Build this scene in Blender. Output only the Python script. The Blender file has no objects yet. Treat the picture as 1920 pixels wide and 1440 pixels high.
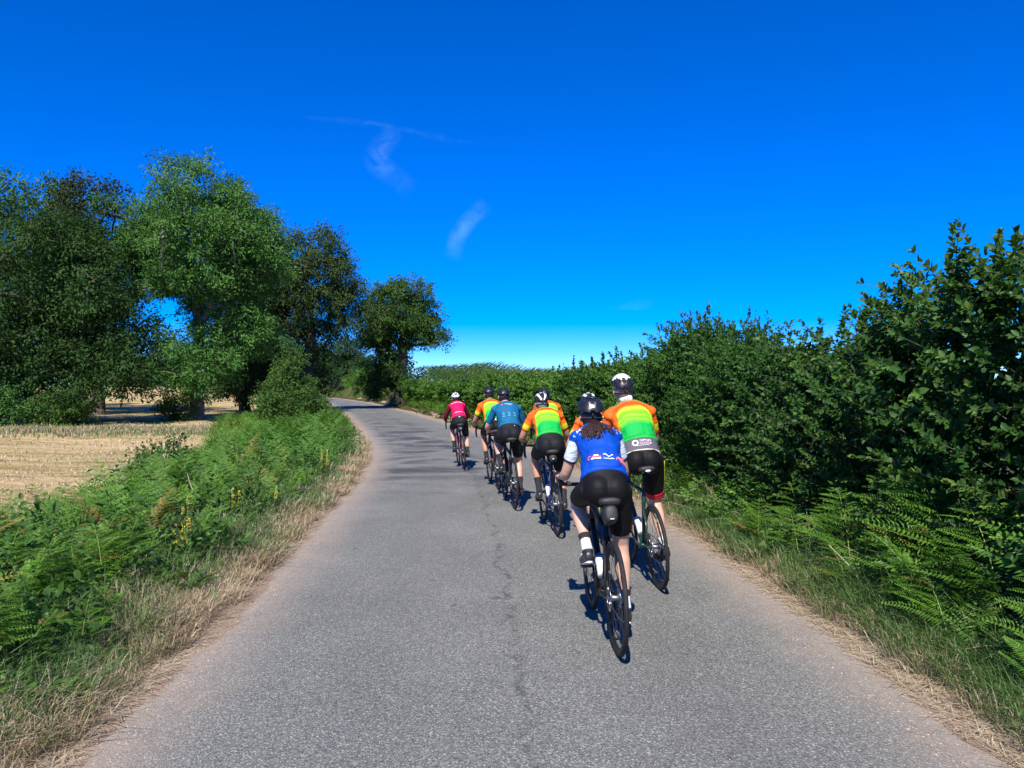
import bpy, bmesh, math, random
import numpy as np
from mathutils import Vector, Matrix, noise as mnoise
from mathutils.bvhtree import BVHTree
R = math.radians
rng = np.random.default_rng(7)
random.seed(7)
scene = bpy.context.scene
COL = scene.collection

# ------------------------------------------------------------------ camera, sky, sun, exposure
CAM_H = 1.6
cam_data = bpy.data.cameras.new('camera')
cam_data.sensor_width = 36.0
cam_data.lens = 27.2
cam_data.clip_end = 9000.0
cam_data.clip_start = 0.05
cam = bpy.data.objects.new('camera', cam_data)
cam.location = (0, 0, CAM_H)
cam.rotation_euler = (R(90.2), 0, 0)
COL.objects.link(cam)
scene.camera = cam

SUN_EL = R(49)
SUN_AZ = math.atan2(-0.175, -0.985)          # where the sun stands: behind the camera, a little to the left
world = bpy.data.worlds.new('World')
scene.world = world
world.use_nodes = True
wn = world.node_tree
for n in list(wn.nodes): wn.nodes.remove(n)
sky = wn.nodes.new('ShaderNodeTexSky')
sky.sky_type = 'NISHITA'
sky.sun_disc = False
sky.sun_elevation = SUN_EL
sky.sun_rotation = SUN_AZ
sky.altitude = 9000
sky.air_density = 2.2
sky.dust_density = 0.0
sky.ozone_density = 10.0
hsv = wn.nodes.new('ShaderNodeHueSaturation')
hsv.inputs['Saturation'].default_value = 1.28
hsv.inputs['Hue'].default_value = 0.514
hsv.inputs['Value'].default_value = 1.0
bg = wn.nodes.new('ShaderNodeBackground')
bg.inputs['Strength'].default_value = 0.132
wo = wn.nodes.new('ShaderNodeOutputWorld')
wn.links.new(sky.outputs[0], hsv.inputs['Color'])
wn.links.new(hsv.outputs[0], bg.inputs['Color'])
wn.links.new(bg.outputs[0], wo.inputs['Surface'])

sun_data = bpy.data.lights.new('sun', 'SUN')
sun_data.energy = 4.6
sun_data.angle = R(0.5)
sun_data.color = (1.0, 0.94, 0.84)
sun = bpy.data.objects.new('sun', sun_data)
sd = Vector((math.sin(SUN_AZ) * math.cos(SUN_EL), math.cos(SUN_AZ) * math.cos(SUN_EL), math.sin(SUN_EL)))
sun.rotation_euler = sd.to_track_quat('Z', 'Y').to_euler()
sun.location = (-6, -20, 30)
COL.objects.link(sun)

vs = scene.view_settings
vs.view_transform = 'Standard'
vs.look = 'None'
vs.exposure = 0.72
vs.gamma = 1.0
vs.use_curve_mapping = False
scene.cycles.use_denoising = True
scene.cycles.max_bounces = 6
scene.cycles.diffuse_bounces = 3
scene.cycles.glossy_bounces = 2
scene.cycles.transmission_bounces = 3
scene.cycles.transparent_max_bounces = 8
scene.cycles.sample_clamp_indirect = 4.0
scene.cycles.use_adaptive_sampling = True
scene.cycles.adaptive_threshold = 0.02

# ------------------------------------------------------------------ helpers
def tag(o, label=None, cat=None, group=None, kind=None):
    if label: o['label'] = label
    if cat: o['category'] = cat
    if group: o['group'] = group
    if kind: o['kind'] = kind
    return o

def link(o, parent=None):
    COL.objects.link(o)
    if parent is not None: o.parent = parent
    return o

def empty(name, loc=(0, 0, 0), mat=None):
    o = bpy.data.objects.new(name, None)
    o.empty_display_size = 0.1
    if mat is not None: o.matrix_world = mat
    else: o.location = loc
    return link(o)

def copy_obj(o, parent=None):
    c = o.copy()
    COL.objects.link(c)
    c.parent = parent
    return c

def unit(a):
    return a / (np.linalg.norm(a, axis=-1, keepdims=True) + 1e-9)

def np_mesh(name, V, faces, mats=None, smooth=False, attrs=None, midx=None):
    """faces: list of int arrays (m,k)"""
    me = bpy.data.meshes.new(name)
    V = np.asarray(V, np.float32).reshape(-1, 3)
    faces = [np.asarray(f, np.int32) for f in faces if len(f)]
    me.vertices.add(len(V)); me.vertices.foreach_set('co', V.ravel())
    loops = np.concatenate([f.ravel() for f in faces])
    counts = np.concatenate([np.full(len(f), f.shape[1], np.int32) for f in faces])
    starts = np.concatenate([[0], np.cumsum(counts)[:-1]]).astype(np.int32)
    me.loops.add(len(loops)); me.loops.foreach_set('vertex_index', loops)
    me.polygons.add(len(counts)); me.polygons.foreach_set('loop_start', starts)
    if midx is not None: me.polygons.foreach_set('material_index', np.asarray(midx, np.int32))
    me.update(calc_edges=True)
    if smooth: me.polygons.foreach_set('use_smooth', np.ones(len(counts), bool))
    else: me.polygons.foreach_set('use_smooth', np.zeros(len(counts), bool))
    for k, a in (attrs or {}).items():
        a = np.asarray(a, np.float32)
        if a.ndim == 2:
            at = me.attributes.new(k, 'FLOAT_VECTOR', 'POINT'); at.data.foreach_set('vector', a.ravel())
        else:
            at = me.attributes.new(k, 'FLOAT', 'POINT'); at.data.foreach_set('value', a.ravel())
    for m in (mats or []): me.materials.append(m)
    return me

def mobj(name, me, parent=None):
    return link(bpy.data.objects.new(name, me), parent)

class MB:
    """collects vertices, triangles, quads and a per-vertex value; build() makes ONE mesh object"""
    def __init__(s): s.V = []; s.T = []; s.Q = []; s.A = []; s.n = 0
    def add(s, V, T=None, Q=None, var=0.5):
        V = np.asarray(V, np.float32).reshape(-1, 3)
        if T is not None and len(T): s.T.append(np.asarray(T, np.int32) + s.n)
        if Q is not None and len(Q): s.Q.append(np.asarray(Q, np.int32) + s.n)
        s.V.append(V); s.n += len(V)
        s.A.append(np.broadcast_to(np.asarray(var, np.float32), (len(V),)))
        return s
    def box(s, c, h, M=None):
        c = np.array(c, float); h = np.array(h, float)
        g = np.array([[x, y, z] for x in (-1, 1) for y in (-1, 1) for z in (-1, 1)], float) * h
        if M is not None: g = g @ np.array(M).T
        return s.add(g + c, Q=[(0, 1, 3, 2), (4, 6, 7, 5), (0, 4, 5, 1), (2, 3, 7, 6), (0, 2, 6, 4), (1, 5, 7, 3)])
    def loft(s, C, X, Y, rx, ry, seg=12, cap=True, power=1.0):
        """closed rings at centres C with axes X, Y (n,3) and radii rx, ry"""
        C = np.asarray(C, float); n = len(C)
        X = np.broadcast_to(np.asarray(X, float), (n, 3)); Y = np.broadcast_to(np.asarray(Y, float), (n, 3))
        rx = np.broadcast_to(np.asarray(rx, float), (n,)); ry = np.broadcast_to(np.asarray(ry, float), (n,))
        a = np.linspace(0, 2 * np.pi, seg, endpoint=False)
        ca, sa = np.cos(a), np.sin(a)
        if power != 1.0:
            ca = np.sign(ca) * np.abs(ca) ** power; sa = np.sign(sa) * np.abs(sa) ** power
        V = C[:, None] + X[:, None] * (rx[:, None] * ca)[..., None] + Y[:, None] * (ry[:, None] * sa)[..., None]
        i = np.arange(n - 1)[:, None] * seg; j = np.arange(seg)[None]; k = (j + 1) % seg
        Q = np.stack([i + j, i + k, i + seg + k, i + seg + j], -1).reshape(-1, 4)
        V = V.reshape(-1, 3); T = []
        if cap:
            V = np.vstack([V, C[:1], C[-1:]]); b = n * seg
            T = [(b, (q + 1) % seg, q) for q in range(seg)] + [(b + 1, (n - 1) * seg + q, (n - 1) * seg + (q + 1) % seg) for q in range(seg)]
        return s.add(V, T=T, Q=Q)
    def tube(s, P, r, seg=8, cap=True, flat=1.0, hint=(0, 0, 1), var=None):
        P = np.asarray(P, float); n = len(P)
        t = np.gradient(P, axis=0) if n > 2 else np.repeat((P[1] - P[0])[None], n, 0)
        t = unit(t)
        h = np.array(hint, float)
        if abs(np.dot(t[0], h)) > 0.95: h = np.array((1.0, 0, 0)) if abs(t[0][0]) < 0.9 else np.array((0, 1.0, 0))
        X = []
        x = unit(np.cross(t[0], h))
        for k in range(n):
            x = unit(x - t[k] * np.dot(x, t[k])); X.append(x)
        X = np.array(X); Y = np.cross(t, X)
        r = np.broadcast_to(np.asarray(r, float), (n,))
        m = s.n
        s.loft(P, X, Y, r, r * flat, seg, cap)
        return s
    def ball(s, c, r, seg=16, rings=10, M=None):
        r = np.broadcast_to(np.asarray(r, float), (3,))
        th = np.linspace(0, np.pi, rings + 1)[1:-1]; a = np.linspace(0, 2 * np.pi, seg, endpoint=False)
        V = np.stack([np.sin(th)[:, None] * np.cos(a), np.sin(th)[:, None] * np.sin(a), np.repeat(np.cos(th)[:, None], seg, 1)], -1).reshape(-1, 3)
        V = np.vstack([V, [[0, 0, 1], [0, 0, -1]]]) * r
        if M is not None: V = V @ np.array(M).T
        n = rings - 1
        i = np.arange(n - 1)[:, None] * seg; j = np.arange(seg)[None]; k = (j + 1) % seg
        Q = np.stack([i + j, i + seg + j, i + seg + k, i + k], -1).reshape(-1, 4)
        b = n * seg
        T = [(b, q, (q + 1) % seg) for q in range(seg)] + [(b + 1, (n - 1) * seg + (q + 1) % seg, (n - 1) * seg + q) for q in range(seg)]
        return s.add(V + np.array(c, float), T=T, Q=Q)
    def ring(s, c, R_, r, seg=48, mseg=8, axis='x', w=None):
        """torus around axis; w = half width along the axis"""
        w = r if w is None else w
        a = np.linspace(0, 2 * np.pi, seg, endpoint=False); b = np.linspace(0, 2 * np.pi, mseg, endpoint=False)
        rad = R_ + r * np.cos(b)[None]; ax = np.broadcast_to(w * np.sin(b)[None], (seg, mseg))
        u, v = np.cos(a)[:, None] * rad, np.sin(a)[:, None] * rad
        V = np.stack([ax, u, v], -1) if axis == 'x' else np.stack([u, v, ax], -1)
        i = np.arange(seg)[:, None]; i2 = (i + 1) % seg; j = np.arange(mseg)[None]; j2 = (j + 1) % mseg
        Q = np.stack([i * mseg + j, i2 * mseg + j, i2 * mseg + j2, i * mseg + j2], -1).reshape(-1, 4)
        return s.add(V.reshape(-1, 3) + np.array(c, float), Q=Q)
    def arrays(s):
        fs = []
        if s.T: fs.append(np.concatenate(s.T))
        if s.Q: fs.append(np.concatenate(s.Q))
        return np.concatenate(s.V), fs, np.concatenate(s.A)
    def mesh(s, name, mat=None, smooth=True, attr=False):
        V, F, A = s.arrays()
        return np_mesh(name, V, F, [mat] if mat else None, smooth, {'var': A} if attr else None)
    def build(s, name, mat=None, parent=None, smooth=True, attr=False):
        return mobj(name, s.mesh(name, mat, smooth, attr), parent)

def fix_normals(me):
    bm = bmesh.new(); bm.from_mesh(me)
    bmesh.ops.recalc_face_normals(bm, faces=bm.faces); bm.to_mesh(me); bm.free()

# leaf templates: (side, along, up), triangles
LEAF2 = (np.array([(0, 0, 0), (.5, .45, .08), (0, 1, -.06), (-.5, .45, .08)], float), np.array([(0, 1, 2), (0, 2, 3)]))
LEAFF = (np.array([(0, 0, 0), (.5, .3, 0), (.35, .8, 0), (0, 1, 0), (-.35, .8, 0), (-.5, .3, 0)], float), np.array([(0, 1, 5), (1, 2, 4), (1, 4, 5), (2, 3, 4)]))
LEAF8 = (np.array([(0, 0, 0), (-.44, .28, .07), (.44, .28, .07), (-.42, .62, .04), (.42, .62, .04), (0, 1, -.16), (0, .3, 0), (0, .66, -.03)], float),
         np.array([(0, 6, 1), (0, 2, 6), (1, 6, 7), (1, 7, 3), (6, 2, 4), (6, 4, 7), (3, 7, 5), (7, 4, 5)]))
LEAF4 = (np.array([(0, 0, 0), (-.40, .26, .06), (-.40, .64, .05), (0, 1, -.15), (.40, .64, .05), (.40, .26, .06)], float), np.array([(0, 2, 1), (0, 3, 2), (0, 4, 3), (0, 5, 4)]))
def leaf_arrays(P, A, N, L, W, tmpl):
    tv, tf = tmpl
    n, k = len(P), len(tv)
    A = unit(A); S = unit(np.cross(A, N)); N = np.cross(S, A)
    L = np.broadcast_to(L, (n,)).reshape(n, 1, 1); W = np.broadcast_to(W, (n,)).reshape(n, 1, 1)
    V = P[:, None] + S[:, None] * (tv[None, :, 0:1] * W) + A[:, None] * (tv[None, :, 1:2] * L) + N[:, None] * (tv[None, :, 2:3] * L)
    F = tf[None] + (np.arange(n) * k)[:, None, None]
    return V.reshape(-1, 3), F.reshape(-1, 3)
def add_leaves(mb, P, A, N, L, W, tmpl, var):
    V, F = leaf_arrays(P, A, N, L, W, tmpl)
    mb.add(V, T=F, var=np.repeat(np.broadcast_to(var, (len(P),)), len(tmpl[0])))

def rdir(n, g=rng):
    return unit(g.normal(size=(n, 3)))

# ------------------------------------------------------------------ materials
def newmat(name):
    m = bpy.data.materials.new(name); m.use_nodes = True
    nt = m.node_tree
    return m, nt, nt.nodes['Principled BSDF'], nt.nodes['Material Output']

def rampnode(nt, stops, interp='LINEAR'):
    r = nt.nodes.new('ShaderNodeValToRGB'); r.color_ramp.interpolation = interp
    e = r.color_ramp.elements
    while len(e) < len(stops): e.new(0.5)
    for i, (p, c) in enumerate(stops):
        e[i].position = p; e[i].color = (*c, 1) if len(c) == 3 else c
    return r

def noisenode(nt, scale, detail=3, vec=None, rough=.5, dist=0):
    n = nt.nodes.new('ShaderNodeTexNoise'); n.inputs['Scale'].default_value = scale
    n.inputs['Detail'].default_value = detail; n.inputs['Roughness'].default_value = rough
    n.inputs['Distortion'].default_value = dist
    if vec is not None: nt.links.new(vec, n.inputs['Vector'])
    return n

def mathnode(nt, op, a, b=None, clamp=False):
    n = nt.nodes.new('ShaderNodeMath'); n.operation = op; n.use_clamp = clamp
    for i, v in enumerate((a, b)):
        if v is None: continue
        if isinstance(v, (int, float)): n.inputs[i].default_value = v
        else: nt.links.new(v, n.inputs[i])
    return n.outputs[0]

def mixcol(nt, fac, a, b, mode='MIX'):
    n = nt.nodes.new('ShaderNodeMix'); n.data_type = 'RGBA'; n.blend_type = mode
    for idx, v in ((0, fac), (6, a), (7, b)):
        if isinstance(v, (int, float)): n.inputs[idx].default_value = v
        elif isinstance(v, (tuple, list)): n.inputs[idx].default_value = (*v[:3], 1)
        else: nt.links.new(v, n.inputs[idx])
    return n.outputs[2]

def bumpnode(nt, h, dist, strength=1.0, bsdf=None):
    b = nt.nodes.new('ShaderNodeBump'); b.inputs['Distance'].default_value = dist; b.inputs['Strength'].default_value = strength
    nt.links.new(h, b.inputs['Height'])
    if bsdf: nt.links.new(b.outputs[0], bsdf.inputs['Normal'])
    return b

def basic(name, col, rough=.5, metal=0.0, spec=.5, amt=.12, nscale=20, bump=0.0, bscale=120, coat=0.0):
    m, nt, p, out = newmat(name)
    tc = nt.nodes.new('ShaderNodeTexCoord')
    n = noisenode(nt, nscale, 4, tc.outputs['Object'])
    lo = tuple(c * (1 - amt) for c in col); hi = tuple(min(1, c * (1 + amt)) for c in col)
    r = rampnode(nt, [(.3, lo), (.7, hi)])
    nt.links.new(n.outputs[0], r.inputs[0]); nt.links.new(r.outputs[0], p.inputs['Base Color'])
    p.inputs['Roughness'].default_value = rough; p.inputs['Metallic'].default_value = metal
    p.inputs['Specular IOR Level'].default_value = spec; p.inputs['Coat Weight'].default_value = coat
    if bump:
        nb = noisenode(nt, bscale, 3, tc.outputs['Object']); bumpnode(nt, nb.outputs[0], bump, 1, p)
    return m

def leafmat(name, cols, rough=.5, trans=.3, spec=.35, tcol=None, dead=False):
    m, nt, p, out = newmat(name)
    at = nt.nodes.new('ShaderNodeAttribute'); at.attribute_name = 'var'
    r = rampnode(nt, [(i / (len(cols) - 1), c) for i, c in enumerate(cols)])
    nt.links.new(at.outputs['Fac'], r.inputs[0])
    oi = nt.nodes.new('ShaderNodeObjectInfo')      # each single leaf, frond or plant differs a little
    ro = rampnode(nt, [(0, (.72, .78, .8)), (.5, (1, 1, 1)), (.92, (1.2, 1.15, 1.0)), (.95, (2.3, .85, 1.6) if dead else (1.25, 1.15, 1))]); nt.links.new(oi.outputs['Random'], ro.inputs[0])
    base = mixcol(nt, 1.0, r.outputs[0], ro.outputs[0], 'MULTIPLY')
    nt.links.new(base, p.inputs['Base Color'])
    p.inputs['Roughness'].default_value = rough; p.inputs['Specular IOR Level'].default_value = spec
    tr = nt.nodes.new('ShaderNodeBsdfTranslucent')
    tcl = mixcol(nt, 1.0, base, tcol or (1.35, 1.25, .45), 'MULTIPLY')
    nt.links.new(tcl, tr.inputs['Color'])
    ms = nt.nodes.new('ShaderNodeMixShader'); ms.inputs[0].default_value = trans
    nt.links.new(p.outputs[0], ms.inputs[1]); nt.links.new(tr.outputs[0], ms.inputs[2])
    nt.links.new(ms.outputs[0], out.inputs['Surface'])
    return m

# ------------------------------------------------------------------ road line and terrain
_py = np.array([-40, -15, 0, 3.24, 5.73, 7.4, 10.3, 14, 18.6, 27, 32, 42, 48, 60, 77, 100, 136, 260, 400], float)
_px = np.array([1.3, .55, .22, .12, .05, -.1, -.33, -.66, -1.27, -3.12, -4.38, -6.85, -8.4, -11.6, -16.3, -24.0, -37.0, -84, -140], float)
_yy = np.arange(-40, 400, .25)
_xx = np.interp(_yy, _py, _px)
_k = np.exp(-.5 * (np.arange(-24, 25) / 9.0) ** 2); _k /= _k.sum()
_xs = np.convolve(np.pad(_xx, 24, mode='edge'), _k, mode='valid')
_sl = np.gradient(_xs, .25)
HW = 1.88
def cx(y): return np.interp(y, _yy, _xs)
def slope(y): return np.interp(y, _yy, _sl)
def lat(x, y):                      # signed distance from the road's middle (right is positive)
    return (x - cx(y)) / np.sqrt(1 + slope(y) ** 2)
def rx(y, t):                       # x of a point t metres right of the middle, at depth y
    return cx(y) + t * np.sqrt(1 + slope(y) ** 2)
def sm(a, b, v):
    u = np.clip((v - a) / (b - a), 0, 1); return u * u * (3 - 2 * u)
def hz(x, y):
    x = np.asarray(x, float); y = np.asarray(y, float)
    t = lat(x, y)
    z = .035 * (1 - np.clip(np.abs(t) / HW, 0, 1) ** 2)
    wob = .03 * np.sin(x * 1.7 + y * .9) + .03 * np.sin(y * 1.3 - x * .6 + 1) + .02 * np.sin(x * 4.1 - y * 2.7)
    z = z + wob * sm(2.1, 3.0, np.abs(t))
    # left: small verge hump, then the hay field a little lower, rising far off
    L = sm(2.2, 2.9, -t) * .07 - sm(3.6, 6.0, -t) * .30
    far = sm(42, 125, y) * 1.75 * sm(6, 16, -t)
    # right: bank under the hedge, higher further on
    B = .18 * sm(2.4, 3.4, t) + sm(14, 34, y) * sm(2.3, 4.2, t) * .62 + sm(44, 62, y) * sm(2.3, 4.6, t) * .9
    B = B + sm(26, 60, y) * sm(4, 14, t) * .5
    return z + L + far + B

def sheet(name, ys, ts, dz, mat, edge_l=None, edge_r=None):
    """a sheet on the terrain laid along the road between lateral offsets ts"""
    Y = np.repeat(ys[:, None], len(ts), 1)
    T = np.repeat(ts[None], len(ys), 0).astype(float)
    if edge_l is not None: T[:, 0] += edge_l
    if edge_r is not None: T[:, -1] += edge_r
    X = rx(Y, T)
    Z = hz(X, Y) + dz
    V = np.stack([X, Y, Z], -1).reshape(-1, 3)
    n, m = len(ys), len(ts)
    i = np.arange(n - 1)[:, None] * m; j = np.arange(m - 1)[None]
    Q = np.stack([i + j, i + j + 1, i + m + j + 1, i + m + j], -1).reshape(-1, 4)
    rt = np.stack([T, Y, np.zeros_like(T)], -1).reshape(-1, 3)
    o = mobj(name, np_mesh(name, V, [Q], [mat], True, {'rt': rt}))
    tag(o, kind='structure')
    return o

def m_ground():
    m, nt, p, out = newmat('ground_soil')
    g = nt.nodes.new('ShaderNodeNewGeometry')
    a = noisenode(nt, .35, 4, g.outputs['Position']); b = noisenode(nt, 9, 5, g.outputs['Position'], .65)
    r = rampnode(nt, [(.3, (.06, .06, .025)), (.5, (.10, .085, .04)), (.7, (.07, .09, .03))])
    nt.links.new(a.outputs[0], r.inputs[0])
    r2 = rampnode(nt, [(.3, (.45, .42, .4)), (.7, (1.3, 1.25, 1.1))]); nt.links.new(b.outputs[0], r2.inputs[0])
    nt.links.new(mixcol(nt, 1, r.outputs[0], r2.outputs[0], 'MULTIPLY'), p.inputs['Base Color'])
    p.inputs['Roughness'].default_value = .95; p.inputs['Specular IOR Level'].default_value = .1
    bumpnode(nt, b.outputs[0], .05, 1, p)
    return m

def m_verge():
    m, nt, p, out = newmat('dry_verge')
    g = nt.nodes.new('ShaderNodeNewGeometry')
    a = noisenode(nt, 1.6, 5, g.outputs['Position'], .6); b = noisenode(nt, 60, 4, g.outputs['Position'], .7)
    r = rampnode(nt, [(.32, (.27, .20, .15)), (.5, (.36, .275, .215)), (.66, (.43, .345, .275))])
    nt.links.new(a.outputs[0], r.inputs[0])
    r2 = rampnode(nt, [(.3, (.55, .52, .5)), (.7, (1.3, 1.28, 1.2))]); nt.links.new(b.outputs[0], r2.inputs[0])
    nt.links.new(mixcol(nt, 1, r.outputs[0], r2.outputs[0], 'MULTIPLY'), p.inputs['Base Color'])
    p.inputs['Roughness'].default_value = .95; p.inputs['Specular IOR Level'].default_value = .1
    bumpnode(nt, b.outputs[0], .02, 1, p)
    return m

def m_road():
    m, nt, p, out = newmat('chip_seal_asphalt')
    g = nt.nodes.new('ShaderNodeNewGeometry'); P = g.outputs['Position']
    at = nt.nodes.new('ShaderNodeAttribute'); at.attribute_name = 'rt'
    sp = nt.nodes.new('ShaderNodeSeparateXYZ'); nt.links.new(at.outputs['Vector'], sp.inputs[0])
    T, Y = sp.outputs[0], sp.outputs[1]
    # stone chips, two sizes
    v = nt.nodes.new('ShaderNodeTexVoronoi'); v.inputs['Scale'].default_value = 170; nt.links.new(P, v.inputs['Vector'])
    c1 = nt.nodes.new('ShaderNodeSeparateXYZ'); nt.links.new(v.outputs['Color'], c1.inputs[0])
    r1 = rampnode(nt, [(0, (.075, .074, .073)), (.25, (.122, .120, .117)), (.62, (.165, .163, .158)), (.86, (.21, .207, .2)), (1, (.40, .39, .37))])
    nt.links.new(c1.outputs[0], r1.inputs[0])
    n2 = noisenode(nt, 60, 6, P, .75)
    r2 = rampnode(nt, [(.32, (.55, .55, .56)), (.5, (1, 1, 1)), (.7, (1.35, 1.34, 1.3))]); nt.links.new(n2.outputs[0], r2.inputs[0])
    c = mixcol(nt, 1, r1.outputs[0], r2.outputs[0], 'MULTIPLY')
    # broad tone
    n3 = noisenode(nt, .8, 4, P, .6)
    r3 = rampnode(nt, [(.3, (.93, .955, .91)), (.7, (1.17, 1.195, 1.14))]); nt.links.new(n3.outputs[0], r3.inputs[0])
    c = mixcol(nt, 1, c, r3.outputs[0], 'MULTIPLY')
    # bleeding bitumen: dark streaky patches in the middle distance
    mp = nt.nodes.new('ShaderNodeMapping'); nt.links.new(P, mp.inputs[0]); mp.inputs['Scale'].default_value = (.55, .8, 1)
    n4 = noisenode(nt, 1.15, 6, mp.outputs[0], .68, .6)
    dark = rampnode(nt, [(.46, (0, 0, 0)), (.60, (1, 1, 1))]); nt.links.new(n4.outputs[0], dark.inputs[0])
    yr = rampnode(nt, [(0, (0, 0, 0)), (.10, (0, 0, 0)), (.145, (1, 1, 1)), (.33, (1, 1, 1)), (.5, (.55, .55, .55)), (1, (.5, .5, .5))])
    nt.links.new(mathnode(nt, 'DIVIDE', Y, 100.0), yr.inputs[0])
    tr = rampnode(nt, [(0, (.6, .6, .6)), (.1, (1, 1, 1)), (.55, (1, 1, 1)), (.68, (.1, .1, .1)), (1, (0, 0, 0))])
    nt.links.new(mathnode(nt, 'ADD', mathnode(nt, 'DIVIDE', T, 3.8), .5), tr.inputs[0])
    dm = mathnode(nt, 'MULTIPLY', mathnode(nt, 'MULTIPLY', dark.outputs[0], yr.outputs[0]), tr.outputs[0])
    c = mixcol(nt, mathnode(nt, 'MULTIPLY', dm, .78), c, (.035, .037, .043))
    # the laying joint: a broken line of dark spots along the middle
    n5 = noisenode(nt, 2.3, 3, P); n6 = noisenode(nt, 11, 5, P, .7)
    off = mathnode(nt, 'MULTIPLY', mathnode(nt, 'SUBTRACT', n5.outputs[0], .5), .28)
    d = mathnode(nt, 'ABSOLUTE', mathnode(nt, 'ADD', mathnode(nt, 'ADD', T, .02), off))
    band = mathnode(nt, 'SUBTRACT', 1.0, mathnode(nt, 'DIVIDE', d, .05), True)
    sp6 = rampnode(nt, [(.46, (0, 0, 0)), (.58, (1, 1, 1))]); nt.links.new(n6.outputs[0], sp6.inputs[0])
    c = mixcol(nt, mathnode(nt, 'MULTIPLY', mathnode(nt, 'MULTIPLY', band, sp6.outputs[0]), .7, True), c, (.04, .04, .042))
    # sparse small stains
    n8 = noisenode(nt, 5.5, 3, P); st = rampnode(nt, [(.70, (0, 0, 0)), (.76, (1, 1, 1))]); nt.links.new(n8.outputs[0], st.inputs[0])
    c = mixcol(nt, mathnode(nt, 'MULTIPLY', st.outputs[0], .55), c, (.06, .058, .056))
    # dusty, sandy margins
    e = mathnode(nt, 'ABSOLUTE', mathnode(nt, 'ADD', T, mathnode(nt, 'MULTIPLY', mathnode(nt, 'SUBTRACT', n5.outputs[0], .5), .35)))
    er = rampnode(nt, [(.74, (0, 0, 0)), (.90, (.6, .6, .6)), (.98, (1, 1, 1))]); nt.links.new(mathnode(nt, 'DIVIDE', e, 1.95), er.inputs[0])
    er2 = mathnode(nt, 'MULTIPLY', er.outputs[0], mathnode(nt, 'ADD', mathnode(nt, 'MULTIPLY', n6.outputs[0], 1.5), .15), True)
    c = mixcol(nt, er2, c, mixcol(nt, .55, r1.outputs[0], (.42, .33, .25)))
    # two faint polished wheel tracks
    wt = mathnode(nt, 'ABSOLUTE', mathnode(nt, 'SUBTRACT', mathnode(nt, 'ABSOLUTE', mathnode(nt, 'ADD', T, off)), .85))
    wt = mathnode(nt, 'SUBTRACT', 1.0, mathnode(nt, 'DIVIDE', wt, .45), True)
    c = mixcol(nt, mathnode(nt, 'MULTIPLY', wt, mathnode(nt, 'MULTIPLY', n3.outputs[0], .5)), c, mixcol(nt, 1, c, (.72, .72, .735), 'MULTIPLY'))
    nt.links.new(c, p.inputs['Base Color'])
    p.inputs['Roughness'].default_value = .85; p.inputs['Specular IOR Level'].default_value = .25
    h = mathnode(nt, 'ADD', mathnode(nt, 'MULTIPLY', v.outputs['Distance'], -.6), n2.outputs[0])
    bumpnode(nt, h, .006, .9, p)
    return m

def m_field():
    m, nt, p, out = newmat('mown_hay')
    g = nt.nodes.new('ShaderNodeNewGeometry'); P = g.outputs['Position']
    mp = nt.nodes.new('ShaderNodeMapping'); nt.links.new(P, mp.inputs[0])
    mp.inputs['Rotation'].default_value = (0, 0, R(-14)); mp.inputs['Scale'].default_value = (.16, 1.0, 1)
    a = noisenode(nt, .62, 5, mp.outputs[0], .55, .7)
    r = rampnode(nt, [(.30, (.22, .21, .085)), (.42, (.36, .29, .13)), (.52, (.52, .39, .21)), (.68, (.60, .45, .26))])
    nt.links.new(a.outputs[0], r.inputs[0])
    b = noisenode(nt, 7, 6, P, .7)
    r2 = rampnode(nt, [(.3, (.55, .54, .5)), (.5, (1, 1, 1)), (.7, (1.25, 1.22, 1.15))]); nt.links.new(b.outputs[0], r2.inputs[0])
    w = nt.nodes.new('ShaderNodeTexWave'); w.inputs['Scale'].default_value = .42; w.inputs['Distortion'].default_value = 4.5
    w.inputs['Detail'].default_value = 3; w.bands_direction = 'Y'; nt.links.new(P, w.inputs['Vector'])
    r3 = rampnode(nt, [(.2, (.9, .91, .86)), (.7, (1.08, 1.06, 1.02))]); nt.links.new(w.outputs[0], r3.inputs[0])
    c = mixcol(nt, 1, mixcol(nt, 1, r.outputs[0], r2.outputs[0], 'MULTIPLY'), r3.outputs[0], 'MULTIPLY')
    nt.links.new(c, p.inputs['Base Color'])
    p.inputs['Roughness'].default_value = 1; p.inputs['Specular IOR Level'].default_value = .05
    bumpnode(nt, mathnode(nt, 'ADD', b.outputs[0], a.outputs[0]), .12, 1, p)
    return m

ys_near = np.concatenate([np.arange(-14, 2, .5), np.arange(2, 16, .12), np.arange(16, 40, .4), np.arange(40, 120, 2), np.arange(120, 262, 6)])
ys_big = np.concatenate([np.arange(-30, 2, 2), np.arange(2, 40, .6), np.arange(40, 140, 3), np.arange(140, 390, 12)])
ts_big = np.concatenate([-np.geomspace(900, 16, 22), -np.arange(15, 2, -.6), np.arange(-1.9, 2.0, .95), np.arange(2.2, 15, .6), np.geomspace(16, 900, 22)])
ground_mat = m_ground(); verge_mat = m_verge(); road_mat = m_road(); field_mat = m_field()
ground = sheet('ground', ys_big, ts_big, -.035, ground_mat)
# the far edge of the ground sheet runs on to the horizon
far_sheet = MB().add([(-6000, 380, -.6), (6000, 380, -.6), (6000, 8000, -.6), (-6000, 8000, -.6)], Q=[(0, 1, 2, 3)]).build('far_ground', ground_mat)
tag(far_sheet, kind='structure')
near_sheet = MB().add([(-2000, -1500, -.8), (2000, -1500, -.8), (2000, -29, -.8), (-2000, -29, -.8)], Q=[(0, 1, 2, 3)]).build('rear_ground', ground_mat)
tag(near_sheet, kind='structure')

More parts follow.
